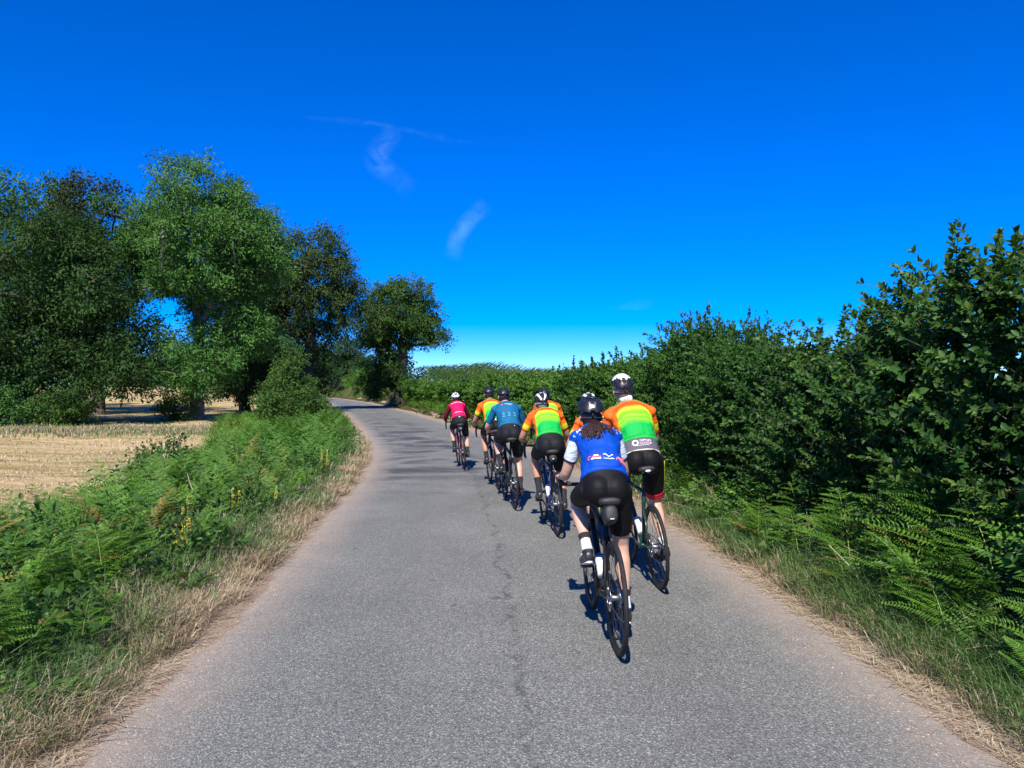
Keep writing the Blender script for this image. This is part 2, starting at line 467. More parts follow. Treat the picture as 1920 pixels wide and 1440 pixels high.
def rag(ys, amp, seed):
    g = np.random.default_rng(seed)
    r = np.zeros(len(ys))
    for f, a in ((.35, 1), (1.1, .7), (3.1, .5), (7.7, .35)):
        r += a * np.sin(ys * f * 2 + g.uniform(0, 9))
    return r * amp
road = sheet('road', ys_near, np.array([-1.94, -1.5, -1, -.5, 0, .5, 1, 1.5, 2.0]), .004, road_mat, rag(ys_near, .035, 1), rag(ys_near, .035, 2))
vl = sheet('verge_left', ys_near, np.array([-3.1, -2.7, -2.3, -1.7]), -.004, verge_mat, rag(ys_near, .1, 3), None)
vr = sheet('verge_right', ys_near, np.array([1.7, 2.1, 2.45, 2.75]), -.004, verge_mat, None, rag(ys_near, .08, 4))
ysf = np.concatenate([np.arange(3, 40, .8), np.arange(40, 150, 3)])
fld = sheet('field', ysf, np.concatenate([-np.geomspace(260, 16, 20), -np.arange(15, 4.9, -.9)]), .01, field_mat, None, rag(ysf, .12, 5))

# loose grit on the sandy margin
def grit():
    g = np.random.default_rng(50)
    n = 5200
    y = 2.2 + g.exponential(4.0, n); side = g.random(n) < .62
    t = np.where(side, 1.72 + np.abs(g.normal(0, .25, n)), -1.78 - np.abs(g.normal(0, .16, n)))
    x = rx(y, t); z = hz(x, y) + .005
    s = g.uniform(.002, .006, n) * (1 + y * .04)
    oc = np.array([(1, 0, 0), (-1, 0, 0), (0, 1, 0), (0, -1, 0), (0, 0, .7), (0, 0, -.4)], float)
    tf = np.array([(0, 2, 4), (2, 1, 4), (1, 3, 4), (3, 0, 4)])
    V = np.stack([x, y, z], -1)[:, None] + oc[None] * (s[:, None, None] * g.uniform(.6, 1.3, (n, 1, 3)))
    F = tf[None] + (np.arange(n) * 6)[:, None, None]
    mb = MB().add(V.reshape(-1, 3), T=F.reshape(-1, 3), var=np.repeat(g.random(n), 6))
    m, nt, p, out = newmat('road_grit')
    at = nt.nodes.new('ShaderNodeAttribute'); at.attribute_name = 'var'
    r = rampnode(nt, [(0, (.12, .095, .075)), (.5, (.28, .22, .17)), (1, (.44, .37, .30))]); nt.links.new(at.outputs['Fac'], r.inputs[0])
    nt.links.new(r.outputs[0], p.inputs['Base Color']); p.inputs['Roughness'].default_value = .9
    o = mb.build('gravel', m, None, False, True)
    tag(o, 'loose pale grit scattered along both edges of the road', 'gravel', kind='stuff')
grit()

# ------------------------------------------------------------------ vegetation materials
bark_ash = basic('ash_bark', (.19, .17, .135), .9, amt=.4, nscale=6, bump=.02, bscale=14, spec=.2)
bark_dark = basic('beech_bark', (.075, .065, .05), .9, amt=.4, nscale=5, bump=.02, bscale=12, spec=.2)
L_ash = leafmat('ash_leaves', [(0.032, 0.096, 0.023), (0.063, 0.161, 0.035), (0.108, 0.236, 0.056)], .62, .18, .13)
L_oak = leafmat('oak_leaves', [(.024, .062, .016), (.048, .108, .024), (.084, .160, .038)], .62, .24, .13)
L_beech = leafmat('dark_beech_leaves', [(.022, .046, .013), (.042, .078, .021), (.072, .112, .034)], .62, .18, .13)
L_copper = leafmat('bronze_beech_leaves', [(.026, .042, .015), (.046, .066, .022), (.074, .094, .034)], .62, .18, .13)
L_far = leafmat('far_leaves', [(0.021, 0.058, 0.019), (0.039, 0.091, 0.029), (0.062, 0.124, 0.044)], .62, .18, .13)
L_shrub = leafmat('shrub_leaves', [(.034, .082, .018), (.070, .150, .030), (.125, .215, .052)], .62, .3, .13)
L_hedge = leafmat('glossy_hedge_leaves', [(.018, .060, .013), (.042, .116, .021), (.078, .175, .032), (.170, .255, .048)], .46, .36, .22)
L_hazel = leafmat('hedge_leaves', [(.022, .068, .013), (.050, .128, .022), (.086, .186, .034), (.155, .255, .046)], .5, .36, .2)
L_bank = leafmat('sunny_bank_leaves', [(.030, .088, .016), (.062, .155, .026), (.105, .215, .038), (.18, .28, .05)], .55, .3, .15)
L_brack = leafmat('bracken_leaves', [(.028, .092, .011), (.064, .168, .020), (.118, .245, .034), (.195, .315, .058)], .5, .32, .3, (1.25, 1.3, .4), True)
L_dock = leafmat('dock_leaves', [(.032, .090, .020), (.070, .150, .030), (.12, .22, .052)], .5, .3, .18)
L_dry = leafmat('dry_grass', [(.30, .205, .125), (.47, .36, .23), (.60, .49, .33), (.72, .62, .45)], .7, .3, .2, (1.1, 1, .8))
L_green = leafmat('green_grass', [(.045, .11, .028), (.085, .18, .045), (.15, .25, .075), (.28, .32, .13)], .55, .3)
L_maize = leafmat('maize_leaves', [(.04, .10, .018), (.075, .155, .03), (.16, .22, .06)], .5, .3)
stem_green = basic('fern_stem', (.16, .24, .05), .6, amt=.3)
twig_mat = basic('hedge_twig', (.075, .075, .038), .85, amt=.4, nscale=30)
straw_mat = basic('dead_stalk', (.42, .33, .22), .9, amt=.3, nscale=30)

# ------------------------------------------------------------------ trees
def tree(name, label, base, H, env, ncl, rc, lpc, leaf, lm, bm_, rt, seed, lean=(0, 0), flat=.72, droop=.25, group=None, trunk_top=.75, cat='tree', narrow=.45, zmin=.4, tmpl=LEAF2, sides=6):
    g = np.random.default_rng(seed)
    bx, by = base; bz = float(hz(bx, by)) - .05
    root = empty(name, (bx, by, bz))
    tag(root, label, cat, group)
    env = np.array(env, float)
    vol = env[:, 3] * env[:, 4] * env[:, 5]
    cl = []
    tries = 0
    while len(cl) < ncl and tries < 20000:
        tries += 1
        e = env[g.choice(len(env), p=vol ** .75 / (vol ** .75).sum())]
        d = unit(g.normal(size=3)); r = .25 + .72 * g.random() ** .55
        r *= 1 + .13 * math.sin(5 * d[0] + seed) * math.cos(4 * d[2] + 2 * d[1])
        c = e[:3] + d * r * e[3:]
        if c[2] < zmin: continue
        if cl and np.min(np.linalg.norm(np.array(cl) - c, axis=1)) < rc * .62 * (1 - tries / 30000): continue
        cl.append(c)
    cl = np.array(cl)
    # skeleton
    nt_ = 10
    tz = np.linspace(0, H * trunk_top, nt_)
    nodes = [np.array((lean[0] * (z / H) ** 1.5 + .12 * math.sin(z * .9 + seed), lean[1] * (z / H) + .12 * math.cos(z * .8 + seed), z)) for z in tz]
    nodes[0] = np.zeros(3)
    par = [-1] + list(range(nt_ - 1))
    order = np.argsort(np.linalg.norm(cl - np.array((0, 0, H * .45)), axis=1))
    chains = []
    for ci in order:
        c = cl[ci]; N = np.array(nodes)
        d = np.linalg.norm(N - c, axis=1) + np.maximum(0, N[:, 2] - c[2] + .2) * 1.6 + (np.arange(len(N)) == 0) * 5 + (N[:, 2] < H * .1) * 3
        k = int(np.argmin(d)); a = N[k]
        L = np.linalg.norm(c - a); ns = max(2, int(L / .9) + 1)
        prev = k; mid = (a + c) / 2 + np.array((0, 0, .16 * L)) + g.normal(size=3) * .06 * L
        for q in range(1, ns + 1):
            u = q / ns
            p_ = (1 - u) ** 2 * a + 2 * u * (1 - u) * mid + u * u * c
            nodes.append(p_); par.append(prev); prev = len(nodes) - 1
        chains.append((k, prev, ns))
    cnt = np.ones(len(nodes))
    for i in range(len(nodes) - 1, 0, -1): cnt[par[i]] += cnt[i]
    rad = rt * np.maximum(cnt / cnt[0], 1e-5) ** .47
    rad = np.maximum(rad, .012)
    mb = MB()
    N = np.array(nodes)
    tp = N[:nt_]; tr_ = rad[:nt_].copy(); tr_[0] *= 1.25
    mb.tube(np.vstack([[tp[0] - (0, 0, .15)], tp]), np.concatenate([[tr_[0] * 1.35], tr_]), 9)
    mb.build('trunk', bm_, root)
    mbr = MB(); start = nt_
    for (k, end, ns) in chains:
        idx = [k] + list(range(start, start + ns)); start += ns
        rr = rad[idx].copy(); rr[0] = min(rr[0], rr[1] * 1.25)
        mbr.tube(N[idx], rr, sides if rr[0] > .04 else 4, cap=False)
    tag(mbr.build('limbs', bm_, root), kind='stuff')
    # leaves
    n = ncl_ = len(cl) * lpc
    ci = np.repeat(np.arange(len(cl)), lpc)
    tone = np.clip(g.normal(.5, .13, len(cl)), .1, .9)
    size = g.uniform(.75, 1.25, len(cl)) * rc
    off = rdir(n, g) * (g.random(n) ** .42)[:, None]
    off[:, 2] *= flat
    P = cl[ci] + off * size[ci][:, None]
    # sprigs: snap leaves towards random spokes of the clump so they read as twigs with gaps
    nsp = 9
    sp = rdir(len(cl) * nsp, g).reshape(len(cl), nsp, 3); sp[..., 2] *= flat
    s_i = g.integers(0, nsp, n)
    u = g.random(n) ** .6 * 1.12
    Psp = cl[ci] + sp[ci, s_i] * (u * size[ci])[:, None] + g.normal(size=(n, 3)) * .13 * rc
    w = (g.random(n) < .72)[:, None]
    P = np.where(w, Psp, P)
    P[:, 2] -= droop * rc * (np.linalg.norm(P[:, :2] - cl[ci][:, :2], axis=1) / rc) ** 2 * .5
    P[:, 2] = np.maximum(P[:, 2], zmin * .5 + .05)
    out = unit(P - cl[ci]) + g.normal(size=(n, 3)) * .6; out[:, 2] -= droop + .1
    nn = rdir(n, g) * .6 + np.array((0, -.05, .5)) + unit(P - cl[ci]) * .75
    L = leaf * g.uniform(.7, 1.3, n)
    var = np.clip(tone[ci] + g.normal(0, .17, n), 0, 1)
    ml = MB(); add_leaves(ml, P, out, nn, L, L * narrow, tmpl, var)
    cr = ml.build('crown', lm, root, False, True)
    tag(cr, kind='stuff')
    return root

tree('ash_tree', 'tall green ash with pale forked trunk standing alone in the hay field', (-17.1, 42), 14.6,
     [(.1, 0, 10.2, 4.5, 4, 4.2), (-2.7, 0, 9.6, 2.1, 2.5, 2.4), (2.9, 0, 9.2, 2.1, 2.5, 2.8), (.1, -.8, 7.4, 3.4, 2.4, 1.3), (2.4, .6, 4.9, 1.8, 1.9, 1.8),
      (-.3, -.6, 2.9, 3.0, 2.6, 1.8), (-2.0, -.6, 4.4, 1.3, 1.3, 1.0), (.9, -.9, 5.2, 1.4, 1.2, 1.2)], 270, .95, 400, .19, L_ash, bark_ash, .34, 11, lean=(.5, 0), narrow=.36, zmin=.8)
tree('field_oak', 'broad dark green tree leaning out of the left edge over the field', (-21.4, 38), 11.2,
     [(-2.2, 0, 8.0, 4.4, 4, 3.1), (-3.2, 0, 4.2, 4.4, 4, 3.0), (1.0, 0, 6.0, 2.0, 2.5, 3.2), (2.3, -.4, 3.0, 1.6, 2, 1.5), (-.6, -1, 2.0, 2.6, 2, 1.3)],
     230, 1.0, 330, .18, L_oak, bark_dark, .42, 12, droop=.4, zmin=.5)
tree('background_ash', 'lighter green tree rising behind the left edge tree', (-31.5, 50), 16.0,
     [(0, 0, 12.5, 4.6, 4, 3.3), (-1.5, 0, 9, 4.5, 4, 3), (2.6, 0, 10.4, 2.2, 3, 2.4), (0, 0, 5.5, 4, 3.6, 3)], 120, 1.15, 230, .25, L_ash, bark_dark, .4, 13, narrow=.4)
tree('bronze_beech', 'dark bronze beech crown showing between the two left field trees', (-26.2, 49), 15.4,
     [(-.6, 0, 12.4, 2.6, 3, 3.0), (.8, 0, 9.2, 2.2, 3, 2.8), (0, 0, 5.2, 3.2, 3, 3.2)], 95, 1.05, 240, .22, L_copper, bark_dark, .38, 14)
tree('dark_beech', 'large dark bronze beech overhanging the left of the road bend', (-13.6, 52), 12.6,
     [(.0, 0, 8.5, 3.4, 3.4, 4.0), (2.1, 0, 6.8, 1.9, 2.2, 2.3), (-3.6, .4, 7.0, 2.8, 3, 4.3), (-1.7, .4, 2.8, 3.2, 2.6, 2.6)],
     240, .95, 330, .175, L_beech, bark_dark, .42, 15, droop=.5, zmin=.5)
tree('dark_beech', 'dark green beech standing just behind the tall ash', (-18.6, 54), 11.6,
     [(0, 0, 7.6, 2.8, 3, 3.6), (-.6, 0, 3.4, 3.0, 3, 2.8)], 100, 1.0, 230, .22, L_oak, bark_dark, .36, 16, zmin=.4)
tree('roadside_oak', 'rounded green tree with ivy covered trunk right of the far bend', (-8.6, 60), 10.2,
     [(0, 0, 7.0, 3.2, 3, 3.0), (2.5, 0, 4.9, 1.0, 1.2, 1.1), (-1.8, 0, 5.6, 1.6, 2, 1.6), (-.7, 0, 2.8, 1.2, 1.2, 2.3), (-1.9, .3, 2.0, 1.2, 1.5, 1.9)],
     180, .82, 300, .175, L_oak, bark_dark, .42, 17, zmin=.3)
tree('lane_tree', 'dark tree closing the lane at the far left of the road', (-30.8, 108), 9.4,
     [(0, 0, 5.8, 3.8, 3, 3.6), (-.5, 0, 2.2, 3.4, 2.6, 2.2)], 80, 1.0, 190, .24, L_far, bark_dark, .3, 18, zmin=.3)
tree('lane_tree', 'mid green tree beyond the bend between the two big roadside trees', (-24.6, 113), 8.4,
     [(0, 0, 5.6, 3.6, 3, 2.6), (1.5, 0, 2.8, 3.4, 3, 2.4)], 90, 1.15, 190, .27, L_far, bark_dark, .3, 19, zmin=.2)
for i, (fx, fy, fh, fw, lab) in enumerate([
        (-66, 128, 9.5, 5.2, 'distant hedgerow tree seen under the left field tree'),
        (-57, 132, 8.4, 5.0, 'distant hedgerow tree left of the tall ash trunk'),
        (-48, 130, 8.8, 5.4, 'distant hedgerow tree directly behind the tall ash'),
        (-38.5, 126, 7.6, 4.6, 'distant hedgerow tree right of the tall ash trunk'),
        (-31, 122, 8.6, 4.6, 'distant hedgerow tree behind the conical roadside shrub'),
        (-76, 134, 9.8, 5.6, 'distant hedgerow tree behind the left edge of the field'),
        (-87, 136, 9.2, 6.0, 'farthest left distant hedgerow tree behind the field')]):
    tree('distant_tree', lab, (fx, fy), fh, [(0, 0, fh * .62, fw, 4, fh * .36), (.5, 0, fh * .28, fw * .95, 4, fh * .27)], 46, 1.6, 120, .42, L_far, bark_dark, .3, 30 + i,
         group='distant hedgerow trees behind the hay field', zmin=.2)
def far_wood():
    g = np.random.default_rng(61); n = 26000; mb = MB()
    u = g.random(n); x = -150 + 132 * u + g.normal(0, .6, n); y = 139 + g.normal(0, 1.5, n)
    top = 4.2 + 1.2 * np.sin(x * .21) + .9 * np.sin(x * .53 + 1) + .5 * np.sin(x * 1.3)
    z = hz(x, y) + top * g.random(n) ** .8
    add_leaves(mb, np.stack([x, y, z], -1), rdir(n, g), rdir(n, g) + np.array((0, -.4, .7)), g.uniform(.4, .75, n), g.uniform(.3, .5, n), LEAF2, np.clip(g.normal(.45, .2, n), 0, 1))
    tag(mb.build('far_hedgerow', L_far, None, False, True), 'far hedgerow closing the hay field behind the trees', 'hedgerow', kind='stuff')
far_wood()
tree('conical_shrub', 'young conical green shrub at the roadside in front of the beech', (-8.75, 30.3), 3.5,
     [(0, 0, .9, 1.4, 1.3, .85), (.1, 0, 1.7, .95, .9, .7), (.12, 0, 2.4, .55, .5, .6), (.12, 0, 3.05, .25, .25, .5)], 150, .34, 210, .095, L_shrub, bark_dark, .07, 40, flat=.9, droop=.05, cat='shrub', zmin=.2, trunk_top=.9)
tree('field_bush', 'low dark bush round the foot of the tall ash', (-17.9, 41.2), 1.3, [(0, 0, .6, 1.1, .9, .7)], 30, .38, 120, .11, L_beech, bark_dark, .05, 41, cat='bush', zmin=.1)
tree('field_bush', 'bright green bushes at the left edge below the broad tree', (-24.6, 36.2), 3.0, [(0, 0, 1.4, 2.0, 1.4, 1.5), (1.6, -.2, .8, 1.5, 1.1, .9)], 70, .5, 150, .14, L_ash, bark_dark, .08, 42, cat='bush', zmin=.1)
tree('field_bush', 'dull green bush against the trunk of the left field tree', (-21.0, 36.4), 1.8, [(-.4, 0, .8, 1.7, 1.1, .9)], 50, .45, 140, .13, L_shrub, bark_dark, .07, 43, cat='bush', zmin=.1)
tree('lane_bush', 'sunlit green bush on the bank at the far right of the road', (float(rx(99, 4.4)), 99), 3.0, [(0, 0, .9, 2.2, 5, 1.3)], 90, .6, 150, .17, L_brack, bark_dark, .08, 44, cat='bush', zmin=.1)
tree('lane_bush', 'sunlit green bush on the bank below the ivy covered tree', (float(rx(84, 4.0)), 84), 3.0, [(0, 0, .6, 1.5, 6, 1.0)], 90, .55, 150, .16, L_brack, bark_dark, .08, 45, cat='bush', zmin=.1)
tree('bramble_bush', 'dark bramble among the bracken at the left edge', (-3.85, 5.5), .6, [(0, 0, .28, .5, .6, .26)], 34, .17, 90, .042, L_oak, twig_mat, .02, 46, cat='bush', zmin=.05, narrow=.7)
tree('bramble_bush', 'pale green bramble at the field edge of the bracken', (-5.6, 12.6), .75, [(0, 0, .42, .6, .6, .3), (-.3, .2, .62, .25, .25, .16)], 40, .22, 70, .06, L_shrub, twig_mat, .02, 47, cat='bush', zmin=.1, narrow=.6)
tree('sapling', 'thin pale sapling standing above the bracken against the field', (-5.0, 11.4), .95, [(0, 0, .78, .2, .2, .16), (.1, 0, .58, .18, .18, .14)], 14, .12, 26, .06, L_shrub, straw_mat, .02, 48, cat='sapling', zmin=.5, narrow=.6, trunk_top=.9)

# ------------------------------------------------------------------ hedge along the right
def hedge_shrub(label, y0, y1, top, seed, near, leafL, nshoot, lps, shoots=(), depth=1.25, t_face=2.95, lm=None, narrow=.68, name='hedge_shrub', nleafparts=0, curve=1.0):
    g = np.random.default_rng(seed)
    ym = (y0 + y1) / 2; xm = float(rx(ym, t_face + depth / 2)); zm = float(hz(xm, ym))
    root = empty(name, (xm, ym, zm)); tag(root, label, 'hedge', 'shrubs of the roadside hedge')
    o3 = np.array((xm, ym, zm))
    def topz(y): return np.interp(y, np.linspace(y0, y1, len(top)), top)
    # woody stems
    mbs = MB()
    for k in range(9):
        y = g.uniform(y0 + .1, y1 - .1); x = float(rx(y, t_face + g.uniform(.45, depth))); z = float(hz(x, y))
        h = float(topz(y)) * g.uniform(.55, .85)
        p0 = np.array((x, y, z - .1)); p2 = np.array((x + g.normal(0, .25), y + g.normal(0, .25), z + h))
        pm = (p0 + p2) / 2 + g.normal(0, .12, 3)
        u = np.linspace(0, 1, 6)[:, None]
        mbs.tube((1 - u) ** 2 * p0 + 2 * u * (1 - u) * pm + u * u * p2 - o3, np.linspace(.028, .008, 6), 5)
    # shoots with leaves
    Ps, As, Ns, Ls, Vs = [], [], [], [], []
    allsh = []
    for k in range(nshoot):
        y = g.uniform(y0 - .1, y1 + .1)
        tz = float(topz(y))
        f = g.random()
        if f < .68:      # front face: shoot points to the road and up
            hh = .22 + (tz - .35) * g.random() ** .85
            bulge = .28 * math.sin(min(1, hh / tz) * math.pi) + .10 * math.sin(y * 2.3 + seed) + .09 * math.sin(hh * 3.3 + y * 1.3 + seed)
            t_in = t_face + .22 - bulge + g.uniform(-.05, .5)
            d = np.array((-.75 + g.normal(0, .35), g.normal(-.15, .5), .55 + g.normal(0, .3)))
            ln = g.uniform(.3, .6)
        else:            # top: upright shoots
            hh = tz - .45; t_in = t_face + .1 + g.random() * depth
            d = np.array((g.normal(-.1, .28), g.normal(0, .28), 1.0)); ln = g.uniform(.32, .62)
        x = float(rx(y, t_in)); z0 = float(hz(rx(y, t_face + .6), y))
        allsh.append((np.array((x, y, z0 + hh)), unit(d), ln, .5))
    for (sy, st, sz, sl) in shoots:   # the long upright leaders
        x = float(rx(sy, st)); z0 = float(hz(rx(sy, t_face + .6), sy))
        allsh.append((np.array((x, sy, z0 + sz - sl)), unit(np.array((g.normal(0, .06), g.normal(0, .06), 1.0))), sl, 1.0))
    for (p0, d, ln, dens) in allsh:
        nl = int(lps * (ln / .45) * (1.0 if dens < .9 else 1.9))
        u = np.sort(g.uniform(.05, 1, nl))
        side = unit(np.cross(d, g.normal(size=3))); up2 = np.cross(side, d)
        bend = np.array((0, 0, -.22)) if abs(d[2]) < .8 else g.normal(0, .05, 3)
        P = p0 + d * (u * ln)[:, None] + bend * ((u * ln) ** 2)[:, None]
        ph = np.arange(nl) * 2.4 + g.uniform(0, 6)
        rad = side * np.cos(ph)[:, None] + up2 * np.sin(ph)[:, None]
        A = rad * (1.15 - .7 * u)[:, None] + d * (.45 + .5 * u)[:, None] + g.normal(0, .2, (nl, 3)); A[:, 2] -= .15
        Nn = d[None] * .8 - rad * .3 + np.array((-.2, -.3, .55)) + g.normal(0, .35, (nl, 3))
        Ps.append(P); As.append(A); Ns.append(Nn)
        Ls.append(leafL * (1.2 if dens > .9 else 1.0) * (1.15 - .5 * u) * g.uniform(.75, 1.25, nl))
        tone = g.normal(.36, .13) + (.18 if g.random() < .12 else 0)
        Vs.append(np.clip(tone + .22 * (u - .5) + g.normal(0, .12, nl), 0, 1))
        if near or dens > .9:
            uu = np.linspace(0, 1, 5)
            mbs.tube(p0 + d * (uu * ln)[:, None] + bend * ((uu * ln) ** 2)[:, None] - o3, np.linspace(.0042, .0018, 5), 3, cap=False)
    P = np.concatenate(Ps); A = np.concatenate(As); N = np.concatenate(Ns); L = np.concatenate(Ls); V = np.concatenate(Vs)
    # inner fill so that the hedge is dense
    nf = int(len(P) * .45)
    y = g.uniform(y0 - .1, y1 + .1, nf); tz = topz(y); hh = .15 + (tz - .45) * g.random(nf)
    t = t_face + .32 + g.random(nf) * (depth - .2); x = rx(y, t)
    Pf = np.stack([x, y, hz(rx(y, np.full(nf, t_face + .6)), y) + hh], -1)
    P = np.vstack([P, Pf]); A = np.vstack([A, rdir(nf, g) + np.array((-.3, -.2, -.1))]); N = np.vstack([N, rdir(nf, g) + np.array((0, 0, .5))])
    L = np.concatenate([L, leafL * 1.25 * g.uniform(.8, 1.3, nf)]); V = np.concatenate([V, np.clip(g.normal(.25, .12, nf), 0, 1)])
    mbs.build('stem', twig_mat, root)
    P = P - o3
    tm = LEAF4 if near else LEAF2
    if nleafparts:
        dist = np.linalg.norm(P + o3 - np.array((0, 0, CAM_H)), axis=1)
        pick = np.argsort(-(L / dist) * ((P[:, 0] + xm) < rx(P[:, 1] + ym, t_face + .25)) )[:nleafparts]
        lf = []
        for q in range(4):
            ml = MB(); add_leaves(ml, np.zeros((1, 3)), np.array([(0, 1.0, 0)]), np.array([(0, 0, 1.0)]), np.array([1.0]), np.array([narrow]), LEAF8, np.array([.25 + .15 * q]))
            lf.append(ml.mesh('leaf', lm or L_hedge, True, True))
        for k in pick:
            a = unit(A[k]); s_ = unit(np.cross(a, N[k])); n_ = np.cross(s_, a)
            M = np.eye(4); M[:3, 0] = s_ * L[k]; M[:3, 1] = a * L[k]; M[:3, 2] = n_ * L[k]; M[:3, 3] = P[k]
            o = bpy.data.objects.new('leaf', lf[int(min(3, max(0, round((V[k] - .25) / .15))))]); o.matrix_basis = Matrix(M.tolist()); COL.objects.link(o); o.parent = root
        keep = np.ones(len(P), bool); keep[pick] = False
        P, A, N, L, V = P[keep], A[keep], N[keep], L[keep], V[keep]
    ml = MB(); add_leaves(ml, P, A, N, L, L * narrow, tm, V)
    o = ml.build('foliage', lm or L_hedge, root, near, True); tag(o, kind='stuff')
    return root

hedge_shrub('tall glossy leaved hedge shrub at the right edge of the picture', 3.4, 5.2, (2.15, 2.25, 2.30), 101, True, .070, 340, 26,
            [(4.75, 3.3, 2.72, .8), (5.0, 3.45, 2.6, .7), (4.5, 3.2, 2.55, .7), (4.9, 3.1, 2.45, .6), (5.1, 3.25, 2.4, .5)], nleafparts=300)
hedge_shrub('glossy leaved hedge shrub with the tallest upright leafy shoot', 5.1, 6.8, (2.28, 2.2, 2.05), 102, True, .068, 340, 26,
            [(5.75, 3.22, 2.62, .95), (6.05, 3.2, 2.4, .6), (5.45, 3.35, 2.55, .7), (6.35, 3.2, 2.36, .55), (5.3, 3.25, 2.5, .6), (6.6, 3.2, 2.25, .4)], nleafparts=300)
hedge_shrub('rounded green hedge shrub left of the tall upright shoots', 6.7, 8.6, (1.95, 1.88, 1.8), 103, True, .062, 350, 26,
            [(7.1, 3.1, 2.12, .4), (7.7, 3.2, 2.06, .4), (8.2, 3.1, 1.98, .4)], nleafparts=120)
hedge_shrub('dense hedge shrub directly right of the tall rider in the distance', 8.5, 10.8, (1.78, 1.80, 1.80), 104, False, .066, 520, 30, [(9.3, 3.1, 1.98, .4), (10.2, 3.2, 1.98, .4)], lm=L_hazel)
hedge_shrub('pale feathery topped hedge shrub behind the tall rider', 10.6, 13.4, (2.0, 2.4, 2.38, 2.12), 105, False, .085, 560, 30,
            [(11.4, 3.3, 2.58, .5), (12.1, 3.3, 2.62, .5), (12.8, 3.2, 2.52, .5)], lm=L_hazel, narrow=.4, t_face=3.0)
hedge_shrub('hedge shrub behind the nearest two helmets', 13.2, 16.4, (2.05, 1.92, 1.85), 106, False, .085, 520, 28, lm=L_hazel)
hedge_shrub('hedge shrub with small topping shoots behind the black helmeted far rider', 16.2, 20.2, (1.75, 1.85, 1.65), 107, False, .095, 520, 28, [(17.5, 3.2, 2.1, .5), (18.4, 3.2, 2.05, .5), (19.0, 3.1, 1.95, .4)], lm=L_hazel)
hedge_shrub('hedge section behind the teal jersey', 20.0, 25.5, (1.55, 1.5, 1.45), 108, False, .11, 520, 28, lm=L_bank)
hedge_shrub('hedge section behind the rider in pink', 25.2, 32, (1.4, 1.35, 1.3), 109, False, .13, 520, 26, lm=L_bank)
hedge_shrub('hedge section on the bank left of the rider in pink', 31.7, 40.5, (1.25, 1.2, 1.15), 110, False, .15, 520, 26, lm=L_bank)
hedge_shrub('low end of the hedge on the bank at the bend', 40.2, 51, (1.1, .95, .75), 111, False, .17, 480, 26, lm=L_bank)
hedge_shrub('shaded hedge on the bank under the ivy covered tree', 50.5, 64, (.9, .9, .9), 112, False, .2, 420, 26, lm=L_hazel)

# ------------------------------------------------------------------ bracken
def pinna_mesh(pairs, seed, arch=.18):
    g = np.random.default_rng(seed)
    s = (np.arange(pairs) + .5) / pairs
    ax = np.stack([np.zeros(pairs), s, -arch * s ** 2], -1)
    P = np.repeat(ax, 2, 0); sd = np.tile([1., -1.], pairs)
    A = np.stack([sd * 1.0, np.full(2 * pairs, .45), -.12 + g.normal(0, .1, 2 * pairs)], -1)
    L = np.repeat(.235 * (1 - s) ** .75 + .03, 2) * g.uniform(.85, 1.15, 2 * pairs)
    mb = MB(); add_leaves(mb, P, A, np.tile([(0, 0, 1.)], (2 * pairs, 1)) + g.normal(0, .12, (2 * pairs, 3)), L, np.full(2 * pairs, .80 / pairs), LEAF2, np.clip(g.normal(.5, .12, 2 * pairs) + np.repeat(s, 2) * .15, 0, 1))
    # midrib
    mb.add([(-.008, 0, .002), (.008, 0, .002), (.002, 1, -arch + .002), (-.002, 1, -arch + .002)], Q=[(0, 1, 2, 3)], var=.9)
    return mb

def frond_layout(h, npair, seed, tilt0=.08, tilt1=1.15):
    """returns stem points and a list of (origin, axis, normal, length) of the pinnae; leans towards +y"""
    g = np.random.default_rng(seed)
    m = 16; u = np.linspace(0, 1, m)
    ang = tilt0 + (tilt1 - tilt0) * u ** 1.7
    st = np.cumsum(np.stack([np.zeros(m), np.sin(ang), np.cos(ang)], -1) * (h * 1.15 / m), 0); st -= st[0]
    res = []
    for k in range(npair):
        v = .38 + .58 * k / (npair - 1); i = v * (m - 1); i0 = int(i); f = i - i0
        p = st[i0] * (1 - f) + st[min(i0 + 1, m - 1)] * f
        a = np.interp(v, u, ang); t = np.array((0, math.sin(a), math.cos(a))); nrm = np.array((0, -math.cos(a), math.sin(a)))
        ln = h * (.46 * (1 - (v - .38) / .66) ** .85 + .03) * g.uniform(.85, 1.1)
        for sgn in (1, -1):
            axv = unit(np.array((sgn * .9, 0, 0)) + t * (.42 + .3 * g.random()) - nrm * .05 + g.normal(0, .06, 3))
            # blade lies flatter than the rachis: normal leans to the sky
            nn = unit(nrm * .35 + np.array((0, 0, .9)) + g.normal(0, .16, 3))
            res.append((p, axv, nn, ln))
    a = ang[-1]
    res.append((st[-2], np.array((0, math.sin(a), math.cos(a))), np.array((0, -math.cos(a), math.sin(a))), h * .12))
    return st, res

def pmat(p, axv, nn, ln):
    s_ = unit(np.cross(axv, nn)); n_ = np.cross(s_, axv)
    M = np.eye(4); M[:3, 0] = s_ * ln; M[:3, 1] = axv * ln; M[:3, 2] = n_ * ln; M[:3, 3] = p
    return M

